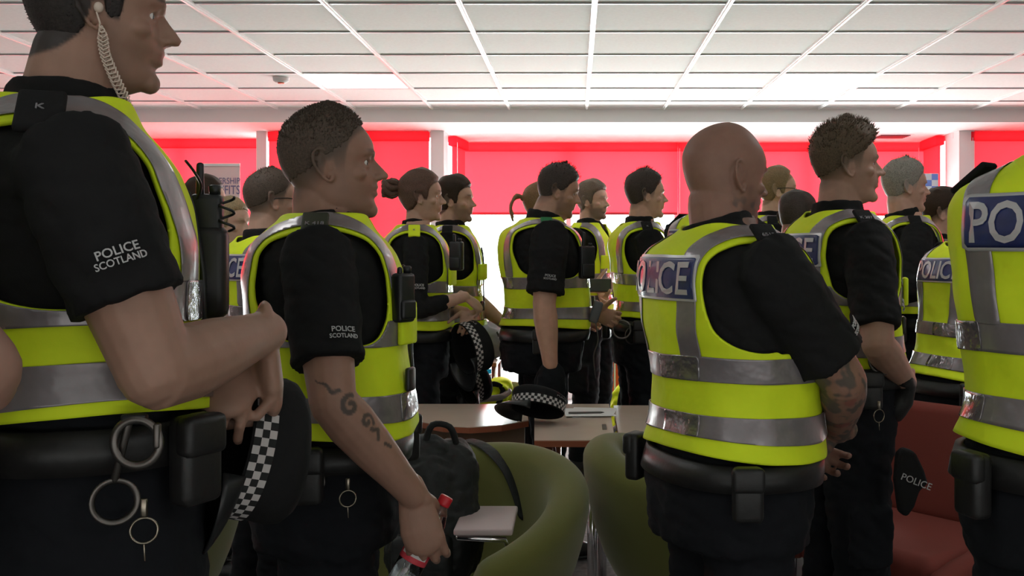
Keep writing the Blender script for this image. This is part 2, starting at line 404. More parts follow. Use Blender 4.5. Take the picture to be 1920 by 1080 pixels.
for (a,b,bl,mu) in specs:
    wi += 1
    fr = M()
    seg_box(fr, a, b, 0, .10, .09); seg_box(fr, a, b, ZS-.05, ZS, .09); seg_box(fr, a, b, .72, .755, .05)
    for t in mu:
        L = sqrt((b[0]-a[0])**2+(b[1]-a[1])**2); seg_box(fr, a, b, .1, ZS-.05, .05, t-.022/L, t+.022/L)
    w = root('window_%d'%wi, 'white framed full-height window bay', 'window'); del w['label']; del w['category']; w['kind'] = 'structure'
    link('window_frame', fr, 'white_frame', w, sm=False)
    g = M(); seg_box(g, a, b, .1, ZS-.05, .006); link('pane', g, 'glass', w, sm=False)
    for (t0,t1,zb) in bl:
        ci += 1
        lab = ['','red roller blind at far left behind the tall officer','red roller blind left of the pale banner','red roller blind behind the pale benefits banner',
               'short red roller blind just left of the close-cropped head of the officer numbered 418','long red roller blind between the officer numbered 418 and the woman with a bun',
               'narrow slanted red blind beside the white column left of the wide blind','widest red roller blind above the bright window behind the stout officer',
               'wide red roller blind behind the shaven-headed officer','slanted red blind between the grey-haired officer and the right white column',
               'red roller blind behind the hooded vest at right edge','red roller blind at the far right beyond the right edge'][ci]
        c = root('roller_blind', lab, 'blind', group='red roller blinds on the windows')
        q = M(); seg_box(q, a, b, zb, ZS-.075, .0016, t0, t1, .10); link('blind_fabric', q, 'blind', c, sm=False)
        q = M(); seg_box(q, a, b, ZS-.085, ZS-.008, .07, t0, t1, .10); link('cassette', q, 'blind', c, sm=False)
        q = M(); seg_box(q, a, b, zb-.018, zb+.004, .014, t0, t1, .10); link('bottom_bar', q, 'blind_box', c, sm=False)
        q = M(); L = sqrt((b[0]-a[0])**2+(b[1]-a[1])**2); seg_box(q, a, b, .9, ZS-.06, .004, t0+.006/L, t0+.010/L, .145); link('pull_chain', q, 'white_frame', c, sm=False)
# white columns where the bays step
cn = 0
for (x,y,w_,d) in ((WX(498,8.75),8.78,.085,.30),(WX(822,8.66),8.74,.11,.30),(WX(1812,8.6),8.76,.13,.34)):
    cn += 1; slab('trim_%d'%(3+cn), x-w_/2, x+w_/2, y-d/2, y+d/2-.02, 0, ZS, 'white_frame')
# ceiling vent and smoke detector
v = root('ceiling_vent', 'small black square ceiling vent above the window head', 'vent', (WX(1672,9.0),9.0,ZS))
vm = M()
for k in range(5): vm.box((0,-.10+.05*k,-.006),(.26,.028,.008))
link('slat', vm, 'black_plastic', v, sm=False); link('frame', M().box((0,0,-.001),(.30,.30,.003)), 'grid', v, sm=False)
sd = root('smoke_detector', 'round smoke detector on ceiling tile left of the lit panel', 'smoke detector', (WX(527,6.55),6.55,ZC))
link('housing', M().lathe([(.0,-.03),(.035,-.03),(.05,-.018),(.052,.004)],20), 'plaster', sd); link('sensor_ring', M().lathe([(.0,-.036),(.02,-.036),(.022,-.03)],14), 'orange', sd)
# ------------------------------------------------------------------ figures
def hermite(xs, ys):
    xs = np.array(xs,float); ys = np.array(ys,float); d = np.diff(ys)/np.diff(xs); m = np.empty_like(ys)
    m[0], m[-1] = d[0], d[-1]
    for i in range(1,len(xs)-1): m[i] = 0 if d[i-1]*d[i] <= 0 else 2*d[i-1]*d[i]/(d[i-1]+d[i])
    def f(x):
        x = np.clip(np.asarray(x,float), xs[0], xs[-1]); i = np.clip(np.searchsorted(xs,x)-1,0,len(xs)-2)
        h = xs[i+1]-xs[i]; t = (x-xs[i])/h
        return ((2*t**3-3*t*t+1)*ys[i]+(t**3-2*t*t+t)*h*m[i]+(-2*t**3+3*t*t)*ys[i+1]+(t**3-t*t)*h*m[i+1])
    return f
TZ = [.78,.86,.95,1.03,1.12,1.22,1.32,1.39,1.44,1.475,1.50,1.52,1.545,1.57]
T_A = hermite(TZ,[.150,.168,.178,.168,.158,.162,.174,.180,.180,.166,.132,.094,.068,.062])
T_B = hermite(TZ,[.105,.118,.122,.115,.110,.112,.120,.120,.112,.098,.082,.072,.064,.060])
T_C = hermite(TZ,[-.005,-.01,-.01,0,.005,0,-.006,-.012,-.016,-.018,-.016,-.010,-.004,0])
class Torso:
    def __init__(s, gx=1, gy=1, belly=0, lean=0, boxy=0):
        s.gx, s.gy, s.belly, s.lean, s.boxy = gx, gy, belly, lean, boxy
    def yc(s, z): return T_C(z)+s.lean*(np.asarray(z)-1.0)
    def raw(s, th, z, off=0.0, n=2.35):
        th = np.asarray(th,float); z = np.asarray(z,float)
        gz = 1+(s.gx-1)*(1-sstep(1.47,1.54,z)); gzy = 1+(s.gy-1)*(1-sstep(1.46,1.54,z))
        a = T_A(z)*gz+off; bb = T_B(z)*gzy+off; c_, s_ = np.cos(th), np.sin(th)
        bf = bb+s.belly*np.exp(-((z-1.13)/.16)**2)
        b = np.where(s_ > 0, bf, bb)
        return np.stack([a*np.sign(c_)*np.abs(c_)**(2/n), s.yc(z)+b*np.sign(s_)*np.abs(s_)**(2/n), z+0*th],-1)
    def at(s, th, z, off=0.0, base=0.0):
        # a point pushed out along the surface normal
        e = 1e-3; p = s.raw(th,z,base); t1 = s.raw(np.asarray(th)+e,z,base)-p; t2 = s.raw(th,np.asarray(z)+e,base)-p
        n = np.cross(t1,t2); n /= (np.linalg.norm(n,axis=-1,keepdims=True)+1e-12)
        return p+n*np.asarray(off)[...,None] if np.ndim(off) else p+n*off
    def theta_x(s, x, z, base, front, n=2.35):
        gz = 1+(s.gx-1)*(1-sstep(1.47,1.54,z)); a = T_A(z)*gz+base
        q = np.clip(np.abs(x)/a, 0, .999)**(n/2); t = np.arccos(q); t = np.where(np.asarray(x) < 0, pi-t, t)
        return t if front else -t
# head-local shape: chin at z=0, crown at z=.235, y forward, ear axis at y=0
HZ = [0,.012,.03,.045,.058,.070,.085,.10,.115,.13,.15,.17,.19,.208,.222,.231,.236]
H_F = hermite(HZ,[.046,.070,.080,.077,.080,.083,.083,.082,.081,.086,.087,.080,.067,.051,.034,.018,.001])
H_B = hermite(HZ,[.012,.020,.038,.052,.062,.073,.084,.092,.098,.102,.104,.099,.088,.070,.048,.026,.001])
H_W = hermite(HZ,[.028,.042,.050,.055,.059,.063,.067,.070,.072,.075,.077,.0755,.069,.057,.041,.022,.001])
H_NF = hermite(HZ,[1.9,1.85,1.85,1.9,1.95,2.0,2.1,2.15,2.2,2.2,2.2,2.2,2.1,2.05,2,2,2])
def head_grid(off=0.0, nz=64, nth=88, z0=0.0, z1=.236, hw=1.0, jaw=0.0):
    zs = z0+(z1-z0)*np.sin(np.linspace(0,pi/2,nz)); th = np.linspace(0,2*pi,nth,endpoint=False)
    Z, T = np.meshgrid(zs,th,indexing='ij'); c_, s_ = np.cos(T), np.sin(T)
    w = H_W(Z)*hw+jaw*np.exp(-((Z-.04)/.035)**2); f = H_F(Z)+jaw*.3*np.exp(-((Z-.03)/.03)**2); b = H_B(Z); nf = H_NF(Z)
    n = np.where(s_ > 0, nf, 2.15); y = np.where(s_ > 0, f, b)
    X = w*np.sign(c_)*np.abs(c_)**(2/n); Y = y*np.sign(s_)*np.abs(s_)**(2/n)
    for sx in (-1,1): Y -= np.where(s_ > 0, .011*np.exp(-((X-sx*.032)**2/.017**2+(Z-.115)**2/.014**2)), 0)
    P = np.stack([X,Y,Z],-1)
    if np.ndim(off) or off != 0:
        du = np.roll(P,-1,1)-np.roll(P,1,1); dv = np.gradient(P,axis=0); N = np.cross(du,dv); N /= np.linalg.norm(N,axis=-1,keepdims=True)+1e-12
        wt_ = sstep(.226,.2345,Z)[...,None]; N = N*(1-wt_)+np.array((0,0,1.0))*wt_
        P = P+N*(off[...,None] if np.ndim(off) else off)
    return P
HAIRLINE = hermite([-.12,-.09,-.06,-.035,-.018,-.008,.004,.010,.024,.030,.036,.050,.062,.078,.11],
                   [.035,.038,.045,.062,.085,.118,.120,.100,.098,.125,.148,.166,.176,.184,.188])
def hair_style(style, P):
    """thickness of hair over the scalp and the field that bounds it, in head-local space"""
    X, Y, Z = P[...,0], P[...,1], P[...,2]; hl = HAIRLINE(Y); top = sstep(.14,.215,Z); frt = sstep(-.02,.08,Y); fd = Z-np.maximum(hl,FADE(Y))
    if style == 'buzz':    return .0012+.0045*top, fd-.004-.016*sstep(.02,.07,Y)
    if style == 'crop':    return .0015+.011*top+.003*frt*top+.002*sstep(.10,.15,Z), Z-np.maximum(hl,FADE(Y)-.026*(1-frt))
    if style == 'quiff':   return .0015+.012*top+.015*top*frt+.004*sstep(.11,.16,Z), fd
    if style == 'full':    return .003+.010*top+.002*sstep(.10,.15,Z), Z-hl+.012*sstep(-.05,-.09,Y)
    if style == 'side':    return .005+.013*top+.006*frt*top, Z-hl
    if style == 'receding':return .004+.006*top, Z-hl-.04*sstep(.02,.075,Y)
    if style == 'bun':     return .010+.004*top, Z-(hl+.004)+.012*sstep(0,-.08,Y)
    return .004+.006*top, Z-hl
FADE = hermite([-.12,-.08,-.04,0,.03,.045,.06,.08,.11],[.078,.085,.105,.132,.150,.156,.167,.176,.182])
def bez(pts, n=24):
    pts = [Vector(p) for p in pts]; out = []
    for i in range(len(pts)-1):
        p0 = pts[max(i-1,0)]; p1 = pts[i]; p2 = pts[i+1]; p3 = pts[min(i+2,len(pts)-1)]
        k = max(2, n//(len(pts)-1))
        for j in range(k):
            t = j/k; out.append(.5*((2*p1)+(p2-p0)*t+(2*p0-5*p1+4*p2-p3)*t*t+(3*p1-p0-3*p2+p3)*t**3))
    out.append(pts[-1]); return out
def hand_into(mm, wrist, d, n, right, curl=(35,45,30), thumb=(.6,.7,.25), spread=4, sc=1.0, tcurl=20, roots=None):
    d = Vector(d).normalized(); n = Vector(n); n = (n-d*n.dot(d)).normalized(); t = d.cross(n) if right else n.cross(d); w = Vector(wrist)
    mm.tube([w-d*.02*sc, w+d*.03*sc, w+d*.07*sc, w+d*.088*sc], [.026*sc,.036*sc,.042*sc,.038*sc], n=16, up=t, flat=.42)
    L = [(.040,.025,.021),(.046,.029,.022),(.042,.027,.022),(.033,.021,.019)]
    for i in range(4):
        o = (.0315,.0105,-.0105,-.031)[i]*sc; b = w+d*((.090,.094,.090,.082)[i]*sc)+t*o
        a = radians((1.5-i)*spread); dd = (d*cos(a)+t*sin(a)).normalized(); pts = [w+d*.045*sc+t*o*.8, b]; ang = 0; p = b.copy()
        cu = curl[i] if hasattr(curl[0],'__len__') else [c*(1+.07*i) for c in curl]
        for j in range(3):
            ang += radians(cu[j]); q = dd*cos(ang)+n*sin(ang); 
            if j < 2: pts.append(p+q*L[i][j]*sc*.5)
            p = p+q*L[i][j]*sc; pts.append(p.copy())
        r0 = (.0088,.0090,.0086,.0076)[i]*sc
        mm.tube(pts, [r0*1.15,r0*1.2,r0*1.0,r0*1.05,r0*.93,r0*.97,r0*.80], n=10)
    b = w+d*.018*sc+t*.022*sc+n*.006*sc; q = (d*thumb[0]+t*thumb[1]+n*thumb[2]).normalized(); p1 = b+q*.044*sc
    q2 = (q+d*.02*tcurl/10+n*.015*tcurl/10-t*.02*tcurl/10).normalized(); p2 = p1+q2*.034*sc; q3 = (q2+(d*.5+n*.35-t*.5)*.02*tcurl/2).normalized(); p3 = p2+q3*.024*sc
    mm.tube([b-q*.01,b+q*.02*sc,p1,p2,p3], [.015*sc,.0155*sc,.0115*sc,.0105*sc,.0085*sc], n=10)
def ear_into(mm, s):
    def E(u,v,o=0): return Vector((s*(.0700-(u)*.52+.0055+o), -.012+u-.14*v, .110+v))
    he = [(.011,.004),(.014,.018),(.007,.030),(-.006,.0335),(-.017,.024),(-.020,.008),(-.016,-.008),(-.009,-.020),(-.001,-.030),(.007,-.030),(.011,-.020)]
    mm.tube(bez([E(*p,.003) for p in he],40), .0039, n=8)
    V = Vector((s,.42,0)).normalized(); R = Matrix(((V.x,-V.y*s,0),(V.y,V.x*s,0),(0,0,1)))
    mm.ellip(E(-.003,.002,-.004), (.0065,.015,.027), R); mm.ellip(E(.011,-.004,.001),(.004,.004,.006)); mm.ellip(E(-.006,.014,.001),(.003,.006,.010),R)
def ik(S, Wr, L1, L2, pole):
    S, Wr = Vector(S), Vector(Wr); d = Wr-S; D = d.length
    if D > (L1+L2)*.995: d = d*((L1+L2)*.995/D); Wr = S+d; D = d.length
    D = max(D, abs(L1-L2)+.02)
    a = (L1*L1-L2*L2+D*D)/(2*D); h = sqrt(max(L1*L1-a*a,0)); u = d.normalized(); p = Vector(pole); p = (p-u*p.dot(u)).normalized()
    return S+u*a+p*h, Wr
PEOPLE = {}
def person(key, label, px, Y, H, phi, gx=1, gy=1, belly=0, lean=0, hyaw=0, hpitch=0, hroll=0, hy=.022, hz=0, hscale=1.0, jaw=0,
           hair='crop', hcol='brown', hrgb=(.035,.02,.012), skin=(.42,.26,.19), stubble=0, beard=0, arms=None, sleeve='short', vest=True,
           vb=1.07, vgap=.075, vo=.026, voxel=.005, back_text=False, epaul='black_cloth', eptext=None, sleeve_text=True, tattoo=None,
           fuzz=0, pouches=(-.5,.6,1.5,2.6), glasses=False, front_kit=True, legs_apart=.10, group=None, z0=0, bend=None, eyes=True, nose=1.0, female=False, skin_tone2=None, hood=False, seed=1, hx=0, sl=.76, text_out=None, tt0=.62, pocket=False, vm=.035):
    rnd = random.Random(seed*77+5)
    s = H/1.8; loc = Vector((WX(px,Y), Y, z0)); rz = radians(phi-90)
    rt = root('person', label, 'person', loc, rz, group)
    Rinv = Matrix.Rotation(-rz,3,'Z')
    def loc_of(p): return (Rinv @ (Vector(p)-loc))/s          # world -> canonical local
    to = Torso(gx,gy,belly,lean)
    ycs = float(to.yc(1.44)); jx = .183*(.35+.65*gx)
    info = {'root':rt,'s':s,'to':to,'loc':loc,'rz':rz,'sl':sl,'tt0':tt0,'vm':vm}
    if text_out: info['text_out'] = Rinv @ Vector(text_out)
    def L(name, mm, m, parent=rt, sm=True, vox=None, it=2, folds=0, **kw):
        me = mm.mesh(name) if isinstance(mm, M) else mm
        if vox: me = remesh(me, vox, it)
        V = verts_np(me)
        if folds:
            N = np.empty(len(me.vertices)*3, np.float32); me.vertices.foreach_get('normal', N); N = N.reshape(-1,3)
            w1 = vnoise(V*np.array([1,1,1.9])+.35*V[:,[2,0,1]], 26, 1, seed+.4); w2 = vnoise(V*np.array([1,1,2.2])-.5*V[:,[1,2,0]], 58, 1, seed+2.2)
            V = V+N*(folds*(np.abs(w1)**.8*1.3-.5+.35*w2))[:,None]
        V = V*s; set_verts(me, V)
        return link(name, me, m, parent, sm, **kw)
    # ---- head placement
    hp = Vector((hx, float(to.yc(1.52))+hy, 1.549+hz)); piv = Vector((0,-.01,.03))
    HR = Matrix.Rotation(radians(hyaw),3,'Z') @ Matrix.Rotation(radians(hpitch),3,'X') @ Matrix.Rotation(radians(hroll),3,'Y')
    def HM(p): return hp+piv+HR @ ((Vector(p)-piv)*hscale)
    def HMa(P):
        P = (np.asarray(P)-np.array(piv))*hscale; return P @ np.array(HR).T + np.array(hp+piv)
    # ---- body: one continuous skin from crown to foot
    body = M(); hm = M()
    G = head_grid(jaw=jaw, hw=.96 if female else 1.0); hm.grid(G, wrap=True, caps=True)
    k = nose
    hm.tube([(0,.078,.128),(0,.084+.003*k,.112),(0,.091+.006*k,.098),(0,.094+.008*k,.090)], [.0055,.0065,.0075,.0085], n=10)
    hm.ellip((0,.094+.008*k,.088),(.0100,.0105,.0085))
    hm.tube([(0,.070,.130),(0,.076,.112),(0,.082,.096),(0,.084,.087)], [.007,.010,.0115,.0125], n=10)
    for q in (-1,1):
        hm.ellip((q*.0115,.092,.085),(.0065,.010,.0065)); hm.tube(bez([(q*.008,.082,.1305),(q*.028,.0815,.136),(q*.048,.066,.134)],8), .0068, n=8)
        hm.tube(bez([(q*.016,.074,.118),(q*.031,.0735,.1245),(q*.046,.060,.117)],8), .0036, n=8)
        hm.tube(bez([(q*.017,.073,.111),(q*.031,.072,.1065),(q*.045,.060,.110)],8), .0032, n=8)
        hm.ellip((q*.046,.050,.092),(.018,.020,.014)); ear_into(hm, q)
    hm.tube(bez([(-.024,.069,.0605),(-.011,.083,.0655),(0,.0855,.0660),(.011,.083,.0655),(.024,.069,.0605)],16), [.003]+[.0055]*15+[.003], n=8)
    hm.tube(bez([(-.022,.069,.0560),(-.010,.081,.0520),(0,.0835,.0515),(.010,.081,.0520),(.022,.069,.0560)],16), [.003]+[.0058]*15+[.003], n=8)
    hm.ellip((0,.071,.019),(.021,.016,.016)); hm.ellip((0,.079,.073),(.018,.010,.012))
    body.add([HM(p) for p in hm.v], hm.f)
    nr = .051 if female else .062*(.35+.65*gx)
    ny = float(to.yc(1.50))
    nb = Vector((0,ny+.004,1.47)); nt_ = HM((0,-.022,.055))
    body.tube([nb,nb.lerp(nt_,.35),nb.lerp(nt_,.7),nt_], [nr*1.25,nr*1.04,nr*.98,nr*.95], n=20, up=(1,0,0))
    if jaw > 0: body.ellip(HM((0,.022,.004)), (.045,.045,.030))
    zz = np.linspace(.90,1.55,36); th = np.linspace(0,2*pi,36,endpoint=False)
    body.grid([to.raw(th,np.full(36,z),-.006) for z in zz], wrap=True, caps=True)
    la = legs_apart
    for q in (-1,1):
        body.tube([(q*.085,-.01,.92),(q*la,.0,.70),(q*(la+.005),.01,.50),(q*(la+.008),-.015,.33),(q*(la+.01),-.02,.10)], [.088,.078,.055,.052,.038], n=16)
        body.tube([(q*(la+.01),-.055,.045),(q*(la+.014),.05,.04),(q*(la+.02),.15,.03)], [.036,.040,.028], n=12)
    # arms
    arms = arms or {}; info['arms'] = {}
    shirt = M(); shirt.grid([to.raw(th,np.full(36,z),.004) for z in np.linspace(vb-.03,1.53,40)], wrap=True, caps=True)
    cb = nb.lerp(nt_,.12); ct = nb.lerp(nt_,.66)+Vector((0,-.008,.002))
    shirt.tube([cb,cb.lerp(ct,.5),ct], [nr*1.28,nr*1.18,nr*1.14], n=24, caps=False, up=(1,0,0))
    tips = []
    for side in ('R','L'):
        q = 1 if side == 'R' else -1
        cfg = dict(w=None, pole=(q*.35,-.9,-.1), hang=False, d=None, n=None, curl=(30,40,25)); cfg.update(arms.get(side,{}))
        J = Vector((q*jx, ycs+.004, 1.437)) + Vector(cfg.get('js',(0,0,0))); ln_ = cfg.get('len',1.0)
        if cfg['hang']: cfg['wl'] = (q*(jx+.055), .05, .875); cfg['d'] = cfg['d'] or None
        wt = loc_of(W(*cfg['w'])) if cfg['w'] else Vector(cfg.get('wl',(q*.06,.26,1.07)))
        E, Wt = ik(J, wt, .292*ln_, .258*ln_, cfg['pole'])
        g_ = (.85 if female else 1.0)*cfg.get('thick',1.0)
        inner = Vector((q*.10*gx, ycs, 1.42))
        body.tube([inner,J,J.lerp(E,.25),J.lerp(E,.6),J.lerp(E,.92),E], [.05,.056*g_,.055*g_,.050*g_,.044*g_,.043*g_], n=16)
        body.tube([E.lerp(J,.06),E,E.lerp(Wt,.22),E.lerp(Wt,.5),E.lerp(Wt,.8),Wt], [.040*g_,.043*g_,.046*g_,.041*g_,.032*g_,.028*g_], n=16)
        dd = loc_of(loc+Vector(cfg['d']))*s if cfg['d'] else (Wt-E); nn = loc_of(loc+Vector(cfg['n']))*s if cfg['n'] else Vector((-q,0,0))
        hand_into(body, Wt, dd, nn, side == 'R', curl=cfg['curl'], thumb=cfg.get('thumb',(.6,.7,.25)), sc=.93 if female else 1.02, spread=cfg.get('spread',4))
        info['arms'][side] = (J,E,Wt,Vector(dd).normalized(),Vector(nn))
        # sleeve
        r = .066*g_*(.4+.6*max(gx,1)); up_ = [inner, J+Vector((q*.002,0,.004)), J.lerp(E,.22), J.lerp(E,.45)]; rr = [.062,r*1.0,r*.99,r*.95]
        if sleeve == 'short':
            up_ += [J.lerp(E,.60),J.lerp(E,info.get('sl',.76))]; rr += [r*.94,r*.98]
            shirt.tube(up_, rr, n=22, caps=False)
        else:
            up_ += [J.lerp(E,.75),E]; rr += [r*.84,r*.78]
            shirt.tube(up_, rr, n=22); shirt.tube([E,E.lerp(Wt,.35),E.lerp(Wt,.7 if sleeve=='long' else .55)], [r*.78,r*.74,r*.62], n=20)
        info['sleeve_r'+side] = r
    info['sleeve'] = sleeve
    bm_ = remesh(body.mesh('body'), voxel, 2 if voxel < .0045 else 1)
    V = verts_np(bm_); skin = (skin[0],skin[1]*.93,skin[2]*.88); col = np.tile(np.array(skin),(len(V),1))
    # true skin colour changes: lips, brows, stubble, shaved scalp shadow
    Hl = ((V-np.array(hp+piv)) @ np.array(HR))/hscale+np.array(piv); X,Yh,Z = Hl[:,0],Hl[:,1],Hl[:,2]
    inh = (Z > -.02)&(np.abs(X) < .1)&(V[:,2] > 1.50)
    def mixc(mask, c):
        nonlocal col
        mk = (mask*inh)[:,None]; col = col*(1-mk)+np.array(c)*mk
    lip = np.exp(-((X/.021)**4+((Z-.059)/.0085)**4))*(Yh > .066); mixc(lip*.6, (skin[0]*.80,skin[1]*.45,skin[2]*.45))
    brow = np.exp(-(((np.abs(X)-.031)/.018)**4+((Z-.139-.05*(.03-np.abs(X)))/.0045)**4))*(Yh > .045); mixc(brow*.75, hrgb)
    if stubble or beard:
        low = (1-sstep(.062,.082,Z+.0*X))*sstep(-.02,.0,Yh-.012+0*Z); low = np.maximum(low, (1-sstep(.088,.105,Z))*np.exp(-((Yh-.020)/.012)**2))*(np.exp(-lip*3))
        mst = np.exp(-((X/.026)**4+((Z-.0735)/.0065)**4))*(Yh > .07)
        mixc(np.clip(np.maximum(low,mst),0,1)*sstep(-.015,.012,Z)*max(stubble,beard), tuple(.6*h+.02 for h in hrgb) if beard else (skin[0]*.45,skin[1]*.45,skin[2]*.48))
    if hair not in ('none',):
        hl_ = HAIRLINE(Yh); fl_ = np.maximum(hl_+.012,FADE(Yh)) if hair in ('buzz','crop','quiff') else hl_+.006; sc_ = np.clip((Z-hl_+.004)/(fl_-hl_),0,1)**.8; mixc(sc_*(.97 if hair in ('full','bun','ponytail','side') else .88), hrgb)
    else:
        sc_ = sstep(-.006,.006,Z-HAIRLINE(Yh)); mixc(sc_*.10, (skin[0]*.6,skin[1]*.6,skin[2]*.6))
    ci = np.array(info['arms']['R'][0]); info['Rinv_cam'] = np.array(Rinv @ (Vector((0,0,CAM_Z))-loc-Vector((0,0,1.1))).normalized())
    if tattoo: col = tattoo(V, col, info)
    set_tint(bm_, col); set_verts(bm_, V*s)
    link('body', bm_, 'skin', rt)
    # ---- eyes
    if eyes:
        for q in (-1,1):
            e = M().ellip(HM((q*.0305,.0585,.1155)), .0125*hscale); L('eye', e, 'eye')
            L('iris', M().ellip(HM((q*.0305,.0672,.1150)), (.0052*hscale,.0052*hscale,.0052*hscale)), 'iris')
    # ---- hair
    if hair != 'none':
        nzg, ntg = (90,150) if voxel < .0045 else (56,90)
        P0 = head_grid(0, nzg, ntg, hw=.96 if female else 1.0); th_, fld = hair_style(hair, P0)
        nz_ = vnoise(P0.reshape(-1,3)*np.array([1,.5,1]), 95, 1, seed).reshape(P0.shape[:2])
        edge = sstep(-.002,.016,fld); off = (th_*(.10+.90*edge)+.0010)*(1+.16*nz_)
        if hair == 'quiff': off += .004*np.abs(nz_)*sstep(.17,.21,P0[...,2])
        fl = fld+.0045*vnoise(P0.reshape(-1,3),330,1,seed+3).reshape(P0.shape[:2])
        P1 = head_grid(off, nzg, ntg, hw=.96 if female else 1.0)
        g_ = M().grid(P1, wrap=True); n_ = len(g_.v); g_.f.append(tuple((nzg-1)*ntg+i for i in range(ntg)))
        Vh, Fh = clip(g_.v, g_.f, fl.reshape(-1))
        hairm = M().add(HMa(Vh), Fh)
        if fuzz:
            ctr = np.array([np.mean([Vh[i] for i in f],0) for f in Fh]); up = np.array([0,0,.12])
            for _ in range(fuzz):
                c = ctr[rnd.randrange(len(ctr))]; n0 = Vector(c-np.array([0,-.01,.10])).normalized()
                topw = float(sstep(.13,.2,c[2])); ln = (.0035+.008*topw)*rnd.uniform(.6,1.4)*(1.1 if hair=='quiff' else 1)
                if hair in('buzz',): ln *= .55
                dr = (n0+Vector((rnd.uniform(-.35,.35),rnd.uniform(-.1,.6)*(1 if topw>.3 else -.4),rnd.uniform(-.2,.3)))).normalized()
                sd = dr.orthogonal().normalized()*.0008; b = Vector(c)-n0*.002
                hairm.add([HM(b+sd),HM(b-sd),HM(b+dr*ln)], [(0,1,2)])
        if hair == 'bun':
            for k in range(7):
                a = k*.9; hairm.tube(bez([HM((.015*cos(a),-.10,.155+.015*sin(a))),HM((.042*cos(a),-.138,.152+.038*sin(a))),HM((.030*cos(a+1.3),-.172,.150+.030*sin(a+1.3))),HM((0.012*cos(a+2.5),-.160,.152))],10), .0135, n=8)
            hairm.ellip(HM((0,-.142,.151)),(.034,.034,.036))
            for k in range(6): hairm.tube([HM((.02*sin(k*2.1),-.12,.165)),HM((.035*sin(k*2.1),-.14-.01*(k%3),.165+.035*cos(k*1.7)))],[.0015,.0006],n=5)
        if hair == 'ponytail':
            hairm.ellip(HM((0,-.105,.15)),(.018,.016,.018))
            for k in range(9):
                a = k*.7; hairm.tube(bez([HM((.006*cos(a),-.10,.152)),HM((.012*cos(a),-.140,.158+.01*sin(a))),HM((.016*cos(a),-.165,.125)),HM((.016*cos(a),-.172,.085+.01*sin(3*a))),HM((.010*cos(a),-.160,.045+.02*sin(2*a)))],14), [.007]*8+[.006]*4+[.004]*2+[.0015], n=7)
        hc = L('hair', hairm, hair_mat(hcol, hrgb))
        sol = hc.modifiers.new('thick','SOLIDIFY'); sol.thickness = .0015; sol.offset = -1
    # ---- clothing
    sh = L('shirt', shirt, 'black_cloth', vox=max(voxel*1.6,.007), it=4, folds=.0042)
    info['shirt'] = sh
    tr = M(); ztop = vb+.015
    tr.grid([to.raw(th,np.full(36,z),.014) for z in np.linspace(.84,ztop,20)], wrap=True, caps=True)
    for q in (-1,1):
        tr.tube([(q*.088,-.008,.90),(q*(la-.002),.002,.74),(q*(la+.004),.012,.50),(q*(la+.008),-.012,.32),(q*(la+.01),-.018,.13)], [.104,.096,.078,.072,.074], n=20, caps=False)
        tr.rbox((q*(la+.085),.0,.62),(.03,.13,.17),.012)
        tr.ellip((q*.07,-.05,.90),(.09,.085,.09))
    if pocket:
        Wt_, dh_ = info['arms']['R'][2], info['arms']['R'][3]; pc_ = Wt_+dh_*.09; tr.ellip(pc_,(.048,.065,.115)); tr.ellip(pc_+Vector((-.05,0,-.01)),(.05,.07,.11))
    L('trousers', tr, 'trouser', vox=.009, it=4, folds=.0055)
    for q in (-1,1):
        bt = M(); x = q*(la+.012)
        bt.tube([(x,-.02,.27),(x,-.022,.16),(x,-.03,.08)], [.062,.060,.052], n=16)
        bt.tube([(x,-.060,.055),(x+q*.003,.03,.055),(x+q*.008,.12,.045),(x+q*.01,.165,.04)], [.044,.050,.046,.036], n=14)
        bt.tube([(x,-.068,.014),(x+q*.003,.04,.014),(x+q*.01,.175,.014)], [.046,.052,.044], n=14, up=(1,0,0), flat=.28)
        L('boot', bt, 'leather')
    # duty belt with pouches
    bl = M(); zb = vb-.035; thb = np.linspace(0,2*pi,60,endpoint=False)
    prof = [(.016,-.026),(.030,-.026),(.032,0),(.030,.026),(.016,.026)]
    bl.grid([to.raw(thb,np.full(60,zb+dz),o) for (o,dz) in prof], wrap=True)
    belt = L('duty_belt', bl, 'leather')
    for a in pouches:
        p = to.raw(np.array([a]),np.array([zb-.02]),.05)[0]; R = Matrix.Rotation(a,3,'Z')
        mm = M().rbox(p,(.038,.062,.11),.012,R).rbox(Vector(p)+R@Vector((.010,0,.03)),(.028,.066,.05),.01,R)
        L('pouch', mm, 'leather', belt)
    info['belt_point'] = lambda a, dz=0, o=.05: (Matrix.Rotation(rz,3,'Z') @ (Vector(to.raw(np.array([a]),np.array([zb+dz]),o)[0])*s))+loc
    if vest: build_vest(info, L, vb, vo, vgap, back_text, voxel, seed, front_kit, epaul, eptext, hood, gx)
    if sleeve_text: sleeve_lettering(info, L, sleeve, sleeve_text)
    if glasses:
        gm_ = M()
        for q in (-1,1):
            gm_.tube(bez([HM((q*.012,.086,.112)),HM((q*.016,.089,.124)),HM((q*.050,.080,.126)),HM((q*.054,.076,.112)),HM((q*.034,.084,.100)),HM((q*.012,.086,.112))],18),.0015,n=6)
            gm_.tube([HM((q*.053,.077,.122)),HM((q*.076,.04,.124)),HM((q*.078,-.005,.122)),HM((q*.074,-.02,.112))],.0018,n=6)
        gm_.tube([HM((-.013,.088,.118)),HM((.013,.088,.118))],.0015,n=6)
        L('glasses', gm_, 'black_plastic')
    info['HM'] = HM; info['L'] = L
    info['world'] = lambda p: (Matrix.Rotation(rz,3,'Z') @ (Vector(p)*s))+loc
    PEOPLE[key] = info
